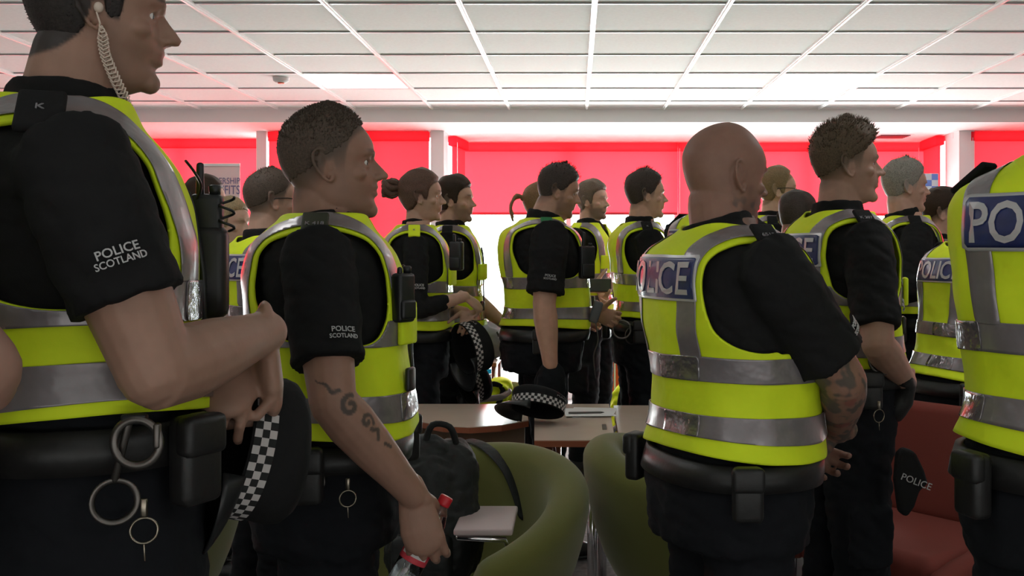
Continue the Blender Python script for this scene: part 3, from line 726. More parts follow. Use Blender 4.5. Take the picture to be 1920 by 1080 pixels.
    for sd in 'RL':
        J,E,Wt = info['arms'][sd][:3]; a = info['world'](J); b = info['world'](E); c = info['world'](Wt)
        pp = lambda p: (round(CX+F_PX*p.x/p.y), round(CY-F_PX*(p.z-CAM_Z)/p.y), round(p.y,2))
        print(key, sd, 'J',pp(a),'E',pp(b),'W',pp(c))
    return info
def build_vest(info, L, vb, vo, vgap, back_text, voxel, seed, front_kit, epaul, eptext, hood, gx):
    to = info['to']; near = voxel < .0045
    nt, nz = (150,110) if near else (96,70)
    th = np.linspace(0,2*pi,nt,endpoint=False); zs = np.linspace(vb,1.548,nz)
    T, Z = np.meshgrid(th,zs,indexing='xy')
    base = vo
    flare = .010*np.exp(-((Z-vb)/.05)**2)
    def surf(off):
        P = to.at(T,Z,0,base); n0 = P.reshape(-1,3)
        wr = vnoise(n0,16,.0058,seed)+vnoise(n0,37,.0024,seed+2)
        wr = wr.reshape(T.shape)*(1-.5*sstep(1.40,1.5,Z))
        hem = .006*np.sin(T*3+seed)*np.exp(-((Z-vb)/.06)**2)
        P = to.at(T,Z,wr+off+flare+hem,base); P[...,2] += .010*np.sin(T*2+seed*1.3)*np.exp(-((Z-vb)/.05)**2)
        return P
    P = surf(0.0); X, Y_, Zf = P[...,0], P[...,1]-to.yc(Z), Z
    gxs = .45+.55*gx
    xa = hermite([1.0,1.225,1.245,1.275,1.32,1.39,1.45,1.50,1.56],[.9,.6,.26,.185,.155,.145,.148,.158,.165])(Zf)*gxs
    xab = np.where(Y_ > 0, xa*.97, xa*1.03)
    if hood: xab = np.where(Y_ < 0, xa*1.30, xa)
    g = xab-np.abs(X)
    r = np.sqrt(X**2+(Y_/.95)**2); gn = np.maximum(1.455-Zf, r-.106)
    vn = np.where(Y_ > .02, np.maximum(np.abs(X)-(Zf-1.43)*.55, 1.43-Zf), 1)
    G = np.minimum(np.minimum(g,gn),vn).reshape(-1)
    base_m = M().grid(P, wrap=True)
    V, Fc = clip(base_m.v, base_m.f, G)
    v = L('hi_vis_vest', M().add(V,Fc), 'hivis'); so = v.modifiers.new('cloth','SOLIDIFY'); so.thickness = .006; so.offset = -1
    info['vest'] = v
    def patch(field, off, m, name, parent=v, thick=.0012, **kw):
        Q = M().grid(surf(off), wrap=True); Va, Fa = clip(Q.v, Q.f, np.minimum(G, field.reshape(-1)))
        if len(Fa) == 0: return None
        o = L(name, M().add(Va,Fa), m, parent, **kw); k = o.modifiers.new('tape','SOLIDIFY'); k.thickness = thick; k.offset = 1
        return o
    b2 = (vb+info['vm'], vb+info['vm']+.052); b1 = (b2[1]+vgap, b2[1]+vgap+.052)
    wob = .003*np.sin(T*2.0+seed)
    for (z0,z1) in (b2,b1): patch(np.minimum(Zf-(z0+wob),(z1+wob)-Zf), .0018, 'reflect', 'reflective_band')
    sh = .018*(Zf-1.30)/.2
    for sx in (-1,1):
        xi = sx*X
        f = np.minimum(np.minimum(xi-(.080*gxs+sh), (.130*gxs+sh)-xi), Zf-b1[1]+.002)
        patch(f, .0020, 'reflect', 'reflective_strip')
    # glossy prismatic inserts at the corners
    for (z0,z1) in (b2,b1):
        for t0 in (-pi/2+.05, pi/2-.55, -pi+.45):
            dt = (T-t0+pi)%(2*pi)-pi
            patch(np.minimum(np.minimum(Zf-(z0+wob),(z1+wob)-Zf), .05-np.abs((dt-.25)*.17)), .0034, 'reflect2', 'prismatic_insert')
    if back_text:
        zc = 1.418; hw, hh = .140, .047
        f = np.minimum(np.minimum(hw*gxs-np.abs(X), hh-np.abs(Zf-zc)), -Y_)
        patch(f, .0036, 'silver_text', 'panel_border')
        f = np.minimum(np.minimum(hw*gxs-.007-np.abs(X), hh-.006-np.abs(Zf-zc)), -Y_)
        bp = patch(f, .0052, 'panel_blue', 'back_panel')
        Vt, Ft = text_mesh('POLICE', .092, .0008, .012, .93)
        w = Vt[:,0].max()-Vt[:,0].min(); Vt = Vt.copy(); Vt[:,0] *= .244*gxs/w
        zt = zc+Vt[:,1]; tt = to.theta_x(Vt[:,0], zt, vo, False)
        n0 = to.at(tt,zt,0,vo); wr = (vnoise(n0,16,.0058,seed)+vnoise(n0,37,.0024,seed+2))*(1-.5*sstep(1.40,1.5,zt))
        q = to.at(tt, zt, wr+.0086+Vt[:,2], vo)
        L('lettering', M().add(q,Ft), 'silver_text', bp, sm=False)
    # epaulettes on both shoulders
    for q in (-1,1):
        zz = 1.484; p = to.at(np.array([0. if q > 0 else pi]), np.array([zz]), .014, vo)[0]; R = Matrix.Rotation(q*radians(38),3,'Y')
        p = Vector((p[0]-q*.012, p[1], p[2]+.008))
        e = L('epaulette', M().rbox(p,(.082,.052,.012),.005,R), epaul if isinstance(epaul,str) else epaul[0], v)
        if eptext and q > 0:
            Vt, Ft = text_mesh(eptext, .0155, .0006, .01); ex = R@Vector((0,1,0)); ey = R@Vector((-1,0,0)); n = ex.cross(ey)
            if n.z < 0: ey = -ey; n = -n
            L('lettering', M().add([p+ex*a[0]+ey*a[1]+n*(.0072+a[2]) for a in Vt],Ft), 'grey_text', e, sm=False)
    if front_kit:
        full = front_kit is True; zr = np.linspace(vb+.01,1.42,14); pts = [Vector(to.at(np.array([pi/2]),np.array([z]),.004,vo)[0]) for z in zr]
        L('zip', M().tube(pts,.004,n=8), 'black_plastic', v)
        for (a,z,sz,m) in () if not full else ((pi/2-.45,1.30,(.07,.014,.08),'hivis'),(pi/2+.45,1.30,(.07,.014,.08),'hivis'),(pi/2-.42,vb+.11,(.035,.012,.05),'black_plastic')):
            p = Vector(to.at(np.array([a]),np.array([z]),.012,vo)[0]); R = Matrix.Rotation(a-pi/2,3,'Z')
            L('vest_pocket' if m=='hivis' else 'clip_holder', M().rbox(p,sz,.0055,R), m, v)
    if hood:
        hd = M()
        for k in range(4):
            a = np.linspace(pi*1.05,pi*1.95,14); r = .092+.010*k; zc_ = 1.505-.014*k
            hd.tube([Vector((r*cos(t)*1.15, float(to.yc(1.5))+r*sin(t)*.9, zc_+.02*sin((t-pi)))) for t in a], .017, n=10)
        L('rolled_collar', hd, 'hivis', v, vox=.006, it=5)
def sleeve_lettering(info, L, sleeve, side):
    sides = 'R' if side is True else side
    for sd in sides:
        J,E,Wt = info['arms'][sd][:3]; ax = (E-J).normalized(); q = 1 if sd == 'R' else -1
        out = Vector((q,0,.0)); out = Vector(info.get('text_out', out)); out = (out-ax*out.dot(ax)).normalized()
        ey = -ax; ex = ey.cross(out); r = info['sleeve_r'+sd]*(.96 if sleeve=='short' else .90)+.0105
        par = info['shirt']; tt0 = info['tt0']
        for txt,sz,t in (('POLICE',.0145,tt0),('SCOTLAND',.0118,tt0+.046)):
            
            if sleeve != 'short': t += .06
            Vt, Ft = text_mesh(txt, sz, .0006, .012, 1.0 if txt=='POLICE' else .92); A = J.lerp(E,t)
            L('sleeve_lettering', M().add([A+ey*p[1]+out*((r+p[2])*cos(p[0]/r))+ex*((r+p[2])*sin(p[0]/r)) for p in Vt],Ft), 'white_text' , par, sm=False)
def tattoo_curls(V, col, info):
    J,E,Wt,_,_ = info['arms']['R']; ax = (Wt-E); Lg = ax.length; ax = np.array(ax.normalized()); P = V-np.array(E)
    u = P@ax; R = P-np.outer(u,ax); d = np.linalg.norm(R,axis=1)
    camdir = info['Rinv_cam']; c0 = camdir-ax*(camdir@ax); c0 /= np.linalg.norm(c0); c1 = np.cross(c0,ax)
    ang = np.arctan2(R@c1, R@c0); vv = ang*.042
    ok = (u > -.11)&(u < Lg*.9)&(d < .07)
    def curve(pts, w):
        nonlocal col
        m = np.zeros(len(V))
        for a,b in zip(pts[:-1],pts[1:]):
            ab = np.array(b)-np.array(a); q = np.stack([u-a[0],vv-a[1]],1); t = np.clip((q@ab)/(ab@ab+1e-9),0,1); dd = np.linalg.norm(q-t[:,None]*ab,axis=1)
            m = np.maximum(m, 1-sstep(w*.6,w,dd))
        m = (m*ok)[:,None]*.8; col = col*(1-m)+np.array((.03,.035,.035))*m
    def spiral(cu,cv,r,turns,ph): return [(cu+r*(1-t*.8)*cos(ph+t*turns*2*pi), cv+r*(1-t*.8)*sin(ph+t*turns*2*pi)) for t in np.linspace(0,1,22)]
    sg = 1 if np.array(Vector(c1))@np.array((0,1,0)) > 0 else -1      # towards the front of the arm
    curve([(-.06,.006*sg),(-.045,.020*sg),(-.030,.012*sg),(-.022,.026*sg)],.005); curve(spiral(.012,.020*sg,.020,1.1,2.0),.0062)
    curve(spiral(.058,.024*sg,.015,1.0,0.5),.005); curve([(.075,.02*sg),(.088,.030*sg),(.10,.018*sg)],.005); curve([(.118,.024*sg),(.132,.030*sg)],.0045)
    return col
def tattoo_sleeve(V, col, info):
    J,E,Wt,_,_ = info['arms']['R']; J,E,Wt = [np.array(k) for k in (J,E,Wt)]
    m = np.zeros(len(V))
    for A,B in ((J,E),(E,Wt)):
        ab = B-A; t = np.clip(((V-A)@ab)/(ab@ab),0,1); d = np.linalg.norm(V-A-t[:,None]*ab,axis=1); m = np.maximum(m, (d < .062)*1.0)
    n = vnoise(V,70,1,2)+.6*vnoise(V,170,1,5); n2 = vnoise(V,50,1,9)
    k = (m*sstep(-.15,.35,n)*.75)[:,None]; col = col*(1-k)+np.array((.055,.065,.06))*k
    k = (m*sstep(.45,.7,n2)*.5)[:,None]; col = col*(1-k)+np.array((.30,.06,.05))*k
    # small mark on the neck below the ear
    k = (np.exp(-((V[:,2]-1.575)/.022)**2)*(V[:,0] > .02)*(V[:,1] > -.03)*sstep(0,.4,vnoise(V,120,1,4))*.6*(V[:,2] > 1.54))[:,None]
    return col*(1-k)+np.array((.06,.06,.06))*k
def folded(a=1.06, y=.235):
    return dict(R=dict(wl=(.045,y,a),curl=(38,50,35),n=None), L=dict(wl=(-.045,y+.015,a-.02),curl=(38,50,35)))
# ---- the big figures near the camera
person('tall', 'tall dark-haired person in yellow vest at left, wearing a coiled earpiece', 178, 1.42, 1.875, 22, gy=1.08, gx=1.02, lean=-.06, hy=0.046, hz=0.004, hpitch=-3, hyaw=2,
       hair='full', hcol='dark', hrgb=(.024,.019,.018), skin=(.31,.19,.145), stubble=.25, voxel=.0036, fuzz=1500, vb=1.142, vgap=.045, sl=.66, text_out=(.6,-1,0),
       arms=dict(R=dict(w=(500,622,1.455), pole=(.7,-.15,-.9), d=(-.02,.25,-.95), n=(-.75,-.3,-.2), curl=(38,45,30), thumb=(.95,.28,.35), tcurl=8, thick=1.03, js=(.0,.03,.0), len=.87),
                 L=dict(w=(462,662,1.50), pole=(-.5,-.5,-.6), d=(-.1,-.75,-.55), n=(-.3,-.2,-1))),
       eptext='K', pouches=(-.9,.75,2.2), seed=1, nose=1.1, hscale=0.9, tt0=0.46, front_kit='zip', vm=0.014)
person('bottle', 'close-cropped person with a 418 shoulder badge, tattooed forearm and a bottle in hand', 622, 2.13, 1.729, 9, gx=1.14, gy=1.18, belly=.012, hpitch=4, hy=0.016, hz=-0.03, jaw=.010, hyaw=3, hscale=1.06,
       hair='buzz', hcol='brownbuzz', hrgb=(.085,.060,.045), skin=(.31,.185,.14), stubble=.2, voxel=.0036, fuzz=5000, vb=1.075, vgap=.10, sl=.74, text_out=(.75,-1,0),
       arms=dict(R=dict(w=(775,928,1.93), pole=(.6,-.3,-.3), d=(.22,.02,-.97), n=(-.15,.95,.1), curl=(24,38,28), thumb=(.55,.25,.8), spread=2.5, thick=1.03), L=dict(hang=True)),
       epaul='olive_tab', eptext='K 418', pouches=(-.1,2.2), seed=2, tattoo=tattoo_curls, nose=1.1, tt0=0.6)
person('bald', 'shaven-headed person seen from behind with tattooed arms folded and POLICE across the vest', 1368, 2.17, 1.704, 19, gx=1.16, gy=1.22, belly=.02, hpitch=-4, hy=0.006, hz=-0.022, jaw=.008, hyaw=6, hscale=1.03,
       hair='none', hrgb=(.10,.08,.07), skin=(.27,.155,.12), stubble=.5, voxel=.0036, vb=1.045, vgap=.07, back_text=True, sl=.80, text_out=(1,-.35,.1),
       arms=dict(R=dict(w=(1572,806,2.24), pole=(1,-.1,.1), d=(-.9,.35,-.1), n=(0,.8,-.4), curl=(38,45,30), thick=1.14), L=dict(wl=(-.10,.20,1.02))),
       eptext='6513', pouches=(-.35,-2.4,2.9), seed=3, tattoo=tattoo_sleeve, front_kit=False, hx=-0.02)
person('quiff', 'tall young person with swept-up light brown hair, second large vest from the right', 1578, 2.98, 1.775, 11, gx=1.06, gy=1.06, hpitch=2, hy=.030, hyaw=-14, hz=.004,
       hair='quiff', hcol='lightbrown', hrgb=(.105,.072,.045), skin=(.38,.24,.185), voxel=.0042, fuzz=1500, vb=1.092, vgap=.085, back_text=True, sl=.84, text_out=(1,-.35,0),
       arms=dict(R=dict(w=(1700,716,2.86), pole=(.9,-.8,0), d=(-.4,.15,-.85), n=(-.8,.2,.2), curl=(45,55,35), thick=1.02), L=dict(hang=True)),
       eptext='K 207', pouches=(-.45,-.1,-2.2), seed=4)
person('hood', 'partly cropped person with a bunched hood and large POLICE lettering at right edge', 2040, 1.78, 1.835, 42, gx=1.12, gy=1.1, voxel=.0045, vb=1.035, vgap=.075, back_text=True, hood=True,
       hair='crop', hcol='dark', hrgb=(.024,.019,.018), arms=dict(R=dict(wl=(.045,.235,1.06)), L=dict(wl=(.02,.26,1.04), js=(.03,.07,0), pole=(.2,-.2,-1))), pouches=(-1.2,-2.0), seed=5, front_kit=False)
person('elbow', 'person mostly outside the left edge with only a bare elbow showing', -890, .92, 1.895, 92, voxel=.005, hair='crop', vb=1.1,
       arms=dict(R=dict(w=(-400,850,1.12), pole=(1,.1,-.3), thick=1.05), L=dict(wl=(-.05,.28,1.15))), seed=6, skin=(.33,.20,.16), sleeve_text=False)
# ---- the middle and far rows
person('stout', 'stout short-haired person with green shoulder tab, looking down, hand in trouser pocket', 1018, 4.72, 1.814, 12, gx=1.22, gy=1.38, belly=.035, hpitch=-13, hy=0.065, hz=-.004, jaw=.008, hyaw=-10,
       hair='crop', hcol='darkbrown', hrgb=(.050,.037,.032), skin=(.44,.27,.20), stubble=.7, voxel=.005, fuzz=500, vb=1.045, vgap=.085, sl=.84, text_out=(.2,-1,0),
       arms=dict(R=dict(w=(1032,684,4.38), pole=(.2,-1,.1), d=(.05,.1,-1), n=(0,1,0), thumb=(.95,.1,.05), thick=1.15, js=(.03,0,0)), L=dict(w=(1118,588,4.78), pole=(-.6,-.6,0))), epaul='green_tab', eptext=None, seed=7, pouches=(-.2,2.4), pocket=True)
person('bun', 'person with hair in a bun and rolled-up sleeves, hands clasped, beside the officer numbered 418', 784, 4.62, 1.774, 9, gx=.98, gy=1.12, female=True, hy=.028, hyaw=-3, hair='bun', hcol='auburn', hrgb=(.11,.062,.045),
       skin=(.50,.33,.26), voxel=.005, vb=1.07, vgap=.07, sleeve='threequarter', epaul='hivis', eptext='K', seed=8, text_out=(.3,-1,0), pouches=(-.2,),
       arms=dict(R=dict(w=(872,556,4.52), pole=(.5,-.5,-.6), d=(.35,.3,-.3), n=(0,.6,-.8), curl=(40,50,35)), L=dict(w=(872,585,4.62), pole=(-.6,-.6,-.2), d=(.2,-.7,-.3), n=(-.2,-.1,-1), curl=(40,50,35))))
person('beside', 'person with short brown hair and stubble standing just behind the bun-haired officer', 850, 5.18, 1.784, 3, gx=1.08, gy=1.1, hyaw=-12, hair='side', hcol='brown', hrgb=(.075,.048,.032), skin=(.50,.33,.26), stubble=.7, voxel=.0055,
       vb=1.02, seed=9, arms=dict(R=dict(w=(884,572,5.1), pole=(.5,-.6,-.5), d=(.1,.9,-.3), n=(-.6,.2,-.6), thumb=(.9,.2,.3)), L=dict(wl=(-.03,.27,1.02))), pouches=(.8,))
person('ponytail', 'person with a light brown ponytail mostly hidden behind the stout officer', 1012, 5.45, 1.774, 14, female=True, hair='ponytail', hcol='blondebrown', hrgb=(.22,.13,.07), skin=(.5,.33,.26), voxel=.006, seed=10, arms=folded(), gx=.95)
person('bearded', 'bearded person with greying hair holding a phone between two officers', 1108, 6.25, 1.835, -25, hair='side', hcol='greybrown', hrgb=(.14,.105,.08), skin=(.52,.36,.29), beard=.75, voxel=.0055, seed=11, epaul='hivis', eptext=None,
       arms=dict(R=dict(w=(1112,540,5.98), pole=(.5,-.6,-.5), d=(.5,-.2,.1)), L=dict(w=(1132,560,6.02), pole=(-.6,-.4,-.5))), vb=1.02)
person('profile', 'dark-haired clean-shaven person in profile against the red blind left of the shaven head', 1204, 5.02, 1.804, 10, hair='crop', hcol='darkbrown', hrgb=(.050,.037,.032), skin=(.52,.35,.27), voxel=.005, seed=12, hyaw=-4, fuzz=300,
       vb=1.065, vgap=.08, eptext='K', arms=folded(1.05), pouches=(-.3,-2.0), hy=.03)
person('hidden', 'person hidden behind the shaven head, only a dark shoulder tab showing', 1345, 4.0, 1.814, 48, hair='crop', hcol='dark', hrgb=(.024,.019,.018), voxel=.006, seed=13, eptext=None, arms=folded(), back_text=True)
person('glasses', 'balding fair-haired person wearing glasses just right of the shaven head', 1452, 5.3, 1.845, -8, hair='receding', hcol='fair', hrgb=(.22,.15,.08), skin=(.55,.38,.30), voxel=.0055, seed=14, glasses=True, arms=folded(), hy=.03)
person('dark', 'dark-haired person seen from behind, low between the shaven-headed and swept-haired officers', 1490, 4.5, 1.67, 50, hair='crop', hcol='darkbrown', hrgb=(.050,.037,.032), voxel=.006, seed=15, arms=folded(), hpitch=-8)
person('grey', 'grey-haired person in long dark sleeves right of the swept-haired officer', 1704, 4.6, 1.82, -4, gx=1.05, gy=1.05, hair='crop', hcol='grey', hrgb=(.26,.24,.21), skin=(.52,.34,.27), voxel=.005, seed=16, sleeve='long', fuzz=300, hyaw=4, hy=-.004,
       vb=1.1, arms=dict(R=dict(w=(1815,505,4.15), pole=(.6,-.4,-.9)), L=dict(wl=(.02,.26,1.2))), sleeve_text=False)
person('young', 'young person with brown side-swept hair farthest right by the white column', 1757, 4.95, 1.704, -10, hair='quiff', hcol='brown', hrgb=(.075,.048,.032), skin=(.54,.36,.29), voxel=.0055, seed=17, arms=folded(), hy=.03)
person('short', 'shorter person in bright POLICE vest beyond the hooded officer at the right edge', 1790, 3.78, 1.68, 20, hair='crop', hcol='brown', hrgb=(.075,.048,.032), voxel=.0055, seed=18, back_text=True, lean=0.17, hy=0.12, arms=folded(), sleeve_text=False, vb=1.0, hz=-0.03)
person('cropped', 'person with shaved sides seen from behind left of the officer numbered 418', 500, 3.6, 1.7, 42, hair='buzz', hcol='brownbuzz', hrgb=(.085,.060,.045), skin=(.50,.33,.26), voxel=.005, seed=19, back_text=True, arms=folded(), hy=.03, fuzz=600, glasses=True, hyaw=-12)
person('blonde', 'blonde person with hair tied back, low behind the tall officer at left', 428, 4.4, 1.633, 4, female=True, hair='bun', hcol='blonde', hrgb=(.34,.25,.14), skin=(.54,.37,.29), voxel=.0055, seed=20, arms=folded(), vb=1.0, sleeve='threequarter', hyaw=-20)
person('shadowed', 'brown-haired person behind the radio antenna, in front of the pale banner', 378, 4.75, 1.754, 12, hair='crop', hcol='brown', hrgb=(.075,.048,.032), skin=(.50,.33,.26), voxel=.006, seed=21, arms=folded(), hy=.03)
# ------------------------------------------------------------------ furniture
def extrude_poly(name, poly, z0, z1, m, parent=None, **kw):
    return link(name, M().prism(poly, z0, z1), m, parent, sm=False, **kw)
def table(label, poly, ztop, legs, panel=None, group=None, loc=(0,0,0)):
    t = root('table', label, 'table', loc, 0, group)
    lp = [(x-loc[0],y-loc[1]) for x,y in poly]
    extrude_poly('tabletop', lp, ztop-.022, ztop, 'beech', t)
    cx = sum(p[0] for p in lp)/len(lp); cy = sum(p[1] for p in lp)/len(lp)
    ed = [(cx+(x-cx)*1.004, cy+(y-cy)*1.004) for x,y in lp]; extrude_poly('edge_band', ed, ztop-.024, ztop-.003, 'beech_edge', t)
    for (x,y) in legs: link('leg', M().tube([(x-loc[0],y-loc[1],ztop-.024),(x-loc[0],y-loc[1],.0)],.018,n=14,caps=False), 'chrome', t)
    if panel: (x0,x1,y) = panel; link('modesty_panel', M().box(((x0+x1)/2-loc[0],y-loc[1],ztop-.024-.14),(x1-x0,.018,.28)), 'wood_panel', t, sm=False)
    return t
ZT = .74
near = [(-1.22,3.95),(WX(785,3.80)-.3,3.93),(WX(785,3.84),3.92),(WX(830,3.82),3.83),(WX(880,3.81),3.80),(WX(940,3.84),3.845),(WX(990,3.93),3.95)]
table('pale wooden table with a curved near edge, left of the cap', near+[(WX(985,4.35),4.37),(-1.22,4.37)], ZT,
      [(-1.17,4.02),(-1.17,4.30),(-.25,4.2),(-.95,4.0)], (-.78,-.2,3.99), 'pale wooden tables', (-.9,4.15,0))
TB2 = table('pale wooden table under the cap and papers, between two dark gaps', [(WX(1002,3.54),3.54),(WX(1153,3.54),3.54),(WX(1143,4.3),4.37),(WX(1010,4.3)-.02,4.37)], ZT,
      [(-.10,3.64),(.058,3.64),(-.08,4.28),(.11,4.28)], None, 'pale wooden tables', (.0,3.95,0))
table('pale wooden table partly hidden behind the shaven-headed officer', [(WX(1161,3.56),3.56),(.335,3.56),(.335,4.33),(WX(1151,4.3),4.33)], ZT,
      [(.20,3.62),(.30,3.62),(.21,4.27),(.30,4.27)], None, 'pale wooden tables', (.25,3.95,0))
table('pale table edge showing behind the red chair', [(.80,3.80),(1.30,3.80),(1.30,4.1),(.80,4.1)], .79, [(.84,3.84),(1.25,3.84),(.84,4.05),(1.21,4.05)], None, 'pale wooden tables', (1.0,3.9,0))
for (px,Y) in ((1133,3.80),):
    hp_ = link('hinge_plate', M().box((WX(px,Y)-0.0,Y-3.95,ZT+.0008),(.016,.11,.0016)), 'steel', TB2, sm=False)

def tub_chair(label, x, y, rz, ztop=.81, zarm=.62, R0=.375, group='olive green tub chairs', m='green_cloth'):
    t = root('tub_chair', label, 'chair', (x,y,0), rz, group)
    # local: the back is towards +X, the opening towards -X
    n = 61; G = []
    for i in range(n):
        a = radians(-128+256*i/(n-1)); c = (1+cos(a*.95))/2; h = zarm+(ztop-zarm)*c**.9; w = .05+.012*cos(a); e = min(1, (1-abs(i/(n-1)-.5)*2)/.06)
        e = sqrt(max(0,1-(1-e)**2)); hh = .40+(h-.40)*(.55+.45*e); w *= (.35+.65*e)
        Ro = R0*(1+.03*c); ring = []
        prof = [(-.19,.30),(-.125,.37),(-.055,.47),(-.006,.40+(hh-.40)*.62)]
        for (dr,z) in prof: ring.append((Ro+dr,z))
        for k in range(9):
            b = pi*k/8; ring.append((Ro-w+w*cos(b)+.004, hh-w*.95+w*.95*sin(b)))
        for (f,z) in ((.8,.40+(hh-.40)*.55),(5,.45),(9,.38)): ring.append((Ro-2*w-.012*f, z))
        G.append([(r*cos(a)*1.0, r*sin(a)*1.04, z) for r,z in ring])
    sh = M(); k = len(G[0])
    for row in G: sh.v.extend(row)
    for j in range(n-1):
        for i in range(k): i2 = (i+1)%k; sh.f.append((j*k+i,j*k+i2,(j+1)*k+i2,(j+1)*k+i))
    sh.f.append(tuple(range(k-1,-1,-1))); sh.f.append(tuple((n-1)*k+i for i in range(k)))
    me = sh.mesh('shell'); fix_normals(me); o = link('upholstered_shell', me, m, t)
    ss = o.modifiers.new('s','SUBSURF'); ss.levels = 1; ss.render_levels = 1
    cu = M().lathe([(.0,.35),(.15,.35),(.185,.37),(.20,.40),(.195,.43),(.17,.452),(.0,.458)], 36)
    cu.v = [(v[0]-.02,v[1],v[2]) for v in cu.v]; link('seat_cushion', cu, 'seat_pad' if m=='green_cloth' else m, t)
    fr = M().tube([(.15,.15,.325),(.15,-.15,.325),(-.15,-.15,.325),(-.15,.15,.325)],.011,n=8,close=True); link('seat_frame', fr, 'chrome', t)
    for (sx,sy) in ((1,1),(1,-1),(-1,1),(-1,-1)):
        l = link('leg', M().tube([(sx*.15,sy*.15,.33),(sx*.20,sy*.20,.01)],.0125,n=12,caps=False), 'chrome', t)
        link('foot_cap', M().lathe([(.016,0),(.016,.02),(.012,.024)],12,c=(sx*.202,sy*.202,0)), 'black_plastic', l)
    return t
TC = tub_chair('olive green tub chair holding the black bag', WX(1098,2.80)-.385, 2.80, radians(52), .82, .56)
tcm = Matrix.Rotation(-radians(52),3,'Z'); tcl = lambda x,y,z: tcm @ Vector((x-TC.location.x, y-TC.location.y, z))
wt = link('writing_tablet', M().rbox(tcl(-.235,2.70,.685),(.15,.24,.018),.006,tcm), 'seat_pad', TC)
link('tablet_arm', M().tube([tcl(-.30,2.60,.668),(tcl(-.18,2.59,.664)),tcl(-.16,2.62,.60),tcl(-.16,2.66,.44)],.008,n=8), 'chrome', wt)
tub_chair('olive green tub chair facing right, just left of the shaven-headed officer', WX(1094,3.14)+.335, 3.14, radians(172), .82, .60, .325)
tub_chair('olive green tub chair seen between the two large officers at left', WX(444,2.85)-.39, 2.85, radians(0), .76, .62)
tub_chair('olive green tub chair at the bottom left corner', WX(18,2.0)-.36, 2.0, radians(20), .88, .70)
# red chair at right
rc = root('red_chair', 'terracotta red upholstered chair with a broad back, between the two officers at right', 'chair', (1.10,3.35,0), radians(-50))
bk = M().rbox((0,.24,.665),(.46,.075,.40),.036,Matrix.Rotation(radians(-8),3,'X'),5)
link('backrest', bk, 'red_vinyl', rc)
link('seat', M().rbox((0,-.03,.43),(.50,.52,.12),.045,None,5), 'red_vinyl', rc)
for q in (-1,1): link('armrest', M().tube(bez([(q*.27,.24,.50),(q*.285,.10,.50),(q*.285,-.10,.47),(q*.26,-.27,.42)],12), [.035]*10+[.040]*3, n=12), 'red_vinyl', rc)
for q in (-1,1):
    for y_ in (-.24,.22): link('leg', M().tube([(q*.21,y_,.38),(q*.24,y_*1.1,.01)],.0125,n=10,caps=False), 'chrome', rc)

# ------------------------------------------------------------------ police caps
def cap(label, loc, axis, front, size=1.0, peak=True, text=None, squash=1.0, group='black police caps with chequered bands', kind='police_cap'):
    """axis = direction of the crown, front = direction of the peak"""
    az = Vector(axis).normalized(); fy = Vector(front); fy = (fy-az*fy.dot(az)).normalized(); fx = fy.cross(az)
    R = Matrix((fx,fy,az)).transposed(); t = root(kind, label, 'cap', loc, 0, group)
    A = lambda p: tuple(R @ (Vector((p[0],p[1],p[2]*(squash if p[2] > .036 else 1)+(0 if p[2] <= .036 else .036*(1-squash))))*size))
    n = 56; prof = [(1.0,0),(1.012,.018),(1.01,.036),(1.03,.05),(1.05,.066),(1.02,.080),(.90,.092),(.65,.100),(.30,.104),(.02,.105)]
    rx, ry = .083, .101
    G = [[A((rx*r*cos(2*pi*i/n), ry*r*sin(2*pi*i/n), z+.010*sin(2*pi*i/n)*(r*z/.1))) for i in range(n)] for r,z in prof]
    c = link('crown', M().grid(G, wrap=True), 'black_cloth', t); so = c.modifiers.new('t','SOLIDIFY'); so.thickness = .003; so.offset = -1
    # chequered band, three rows of squares
    m2 = M(); rows = [(1.022,.003),(1.034,.0345)]; k = 60
    G2 = [[A((rx*r*cos(2*pi*i/k), ry*r*sin(2*pi*i/k), z)) for i in range(k+1)] for r,z in rows]
    me = M().grid(G2).mesh('band'); uv = me.uv_layers.new(name='UVMap')
    for p in me.polygons:
        for li in p.loop_indices:
            vi = me.loops[li].vertex_index; uv.data[li].uv = ((vi%(k+1))*56/k+.001, (vi//(k+1))*3+.001)
    link('chequered_band', me, 'checks', t)
    if peak:
        G3 = []
        for j in range(7):
            f = j/6; row = []
            for i in range(17):
                a = pi/2+(i/16-.5)*radians(130); rr = 1+f*.62*(cos((a-pi/2)*1.38)**.7 if abs(a-pi/2) < 1.13 else 0)
                row.append(A((rx*rr*cos(a)*1.0, ry*rr*sin(a), .004-.022*f*f-.010*f*abs(cos(a)))))
            G3.append(row)
        pk = link('peak', M().grid(G3), 'black_plastic', t); so = pk.modifiers.new('t','SOLIDIFY'); so.thickness = .003
    link('top_button', M().ellip(A((0,0,.106)),.007*size), 'black_cloth', t)
    if text:
        V,Fc = text_mesh('POLICE', .020, .0005, .01); q = []
        a0 = text
        for p in V:
            a = a0+p[0]/.1; q.append(A((rx*1.045*cos(a), ry*1.045*sin(a), .056+p[1]*.9)))
        link('lettering', M().add(q,Fc), 'white_text', t, sm=False)
    return t
cap('black chequered cap held by the tall officer at left', W(432,832,1.50), (.78,.55,-.25), (-.1,-.25,-1), 1.02, text=None)
cap('black chequered cap hanging from the hands of the bun-haired officer', W(868,655,4.50), (.70,.6,.15), (.1,-.2,-1), 1.12, text=-1.2)
cap('black chequered cap hanging lower, in front of the stubbled officer', W(874,720,4.85), (.62,.55,.2), (.2,-.2,-1), 1.0, text=-1.2)
cap('black chequered cap lying tilted on the pale table', W(1008,772,3.86)+Vector((0,0,.004)), (.12,.50,.86), (-.95,-.25,.05), 1.0, text=-2.3, squash=.62)
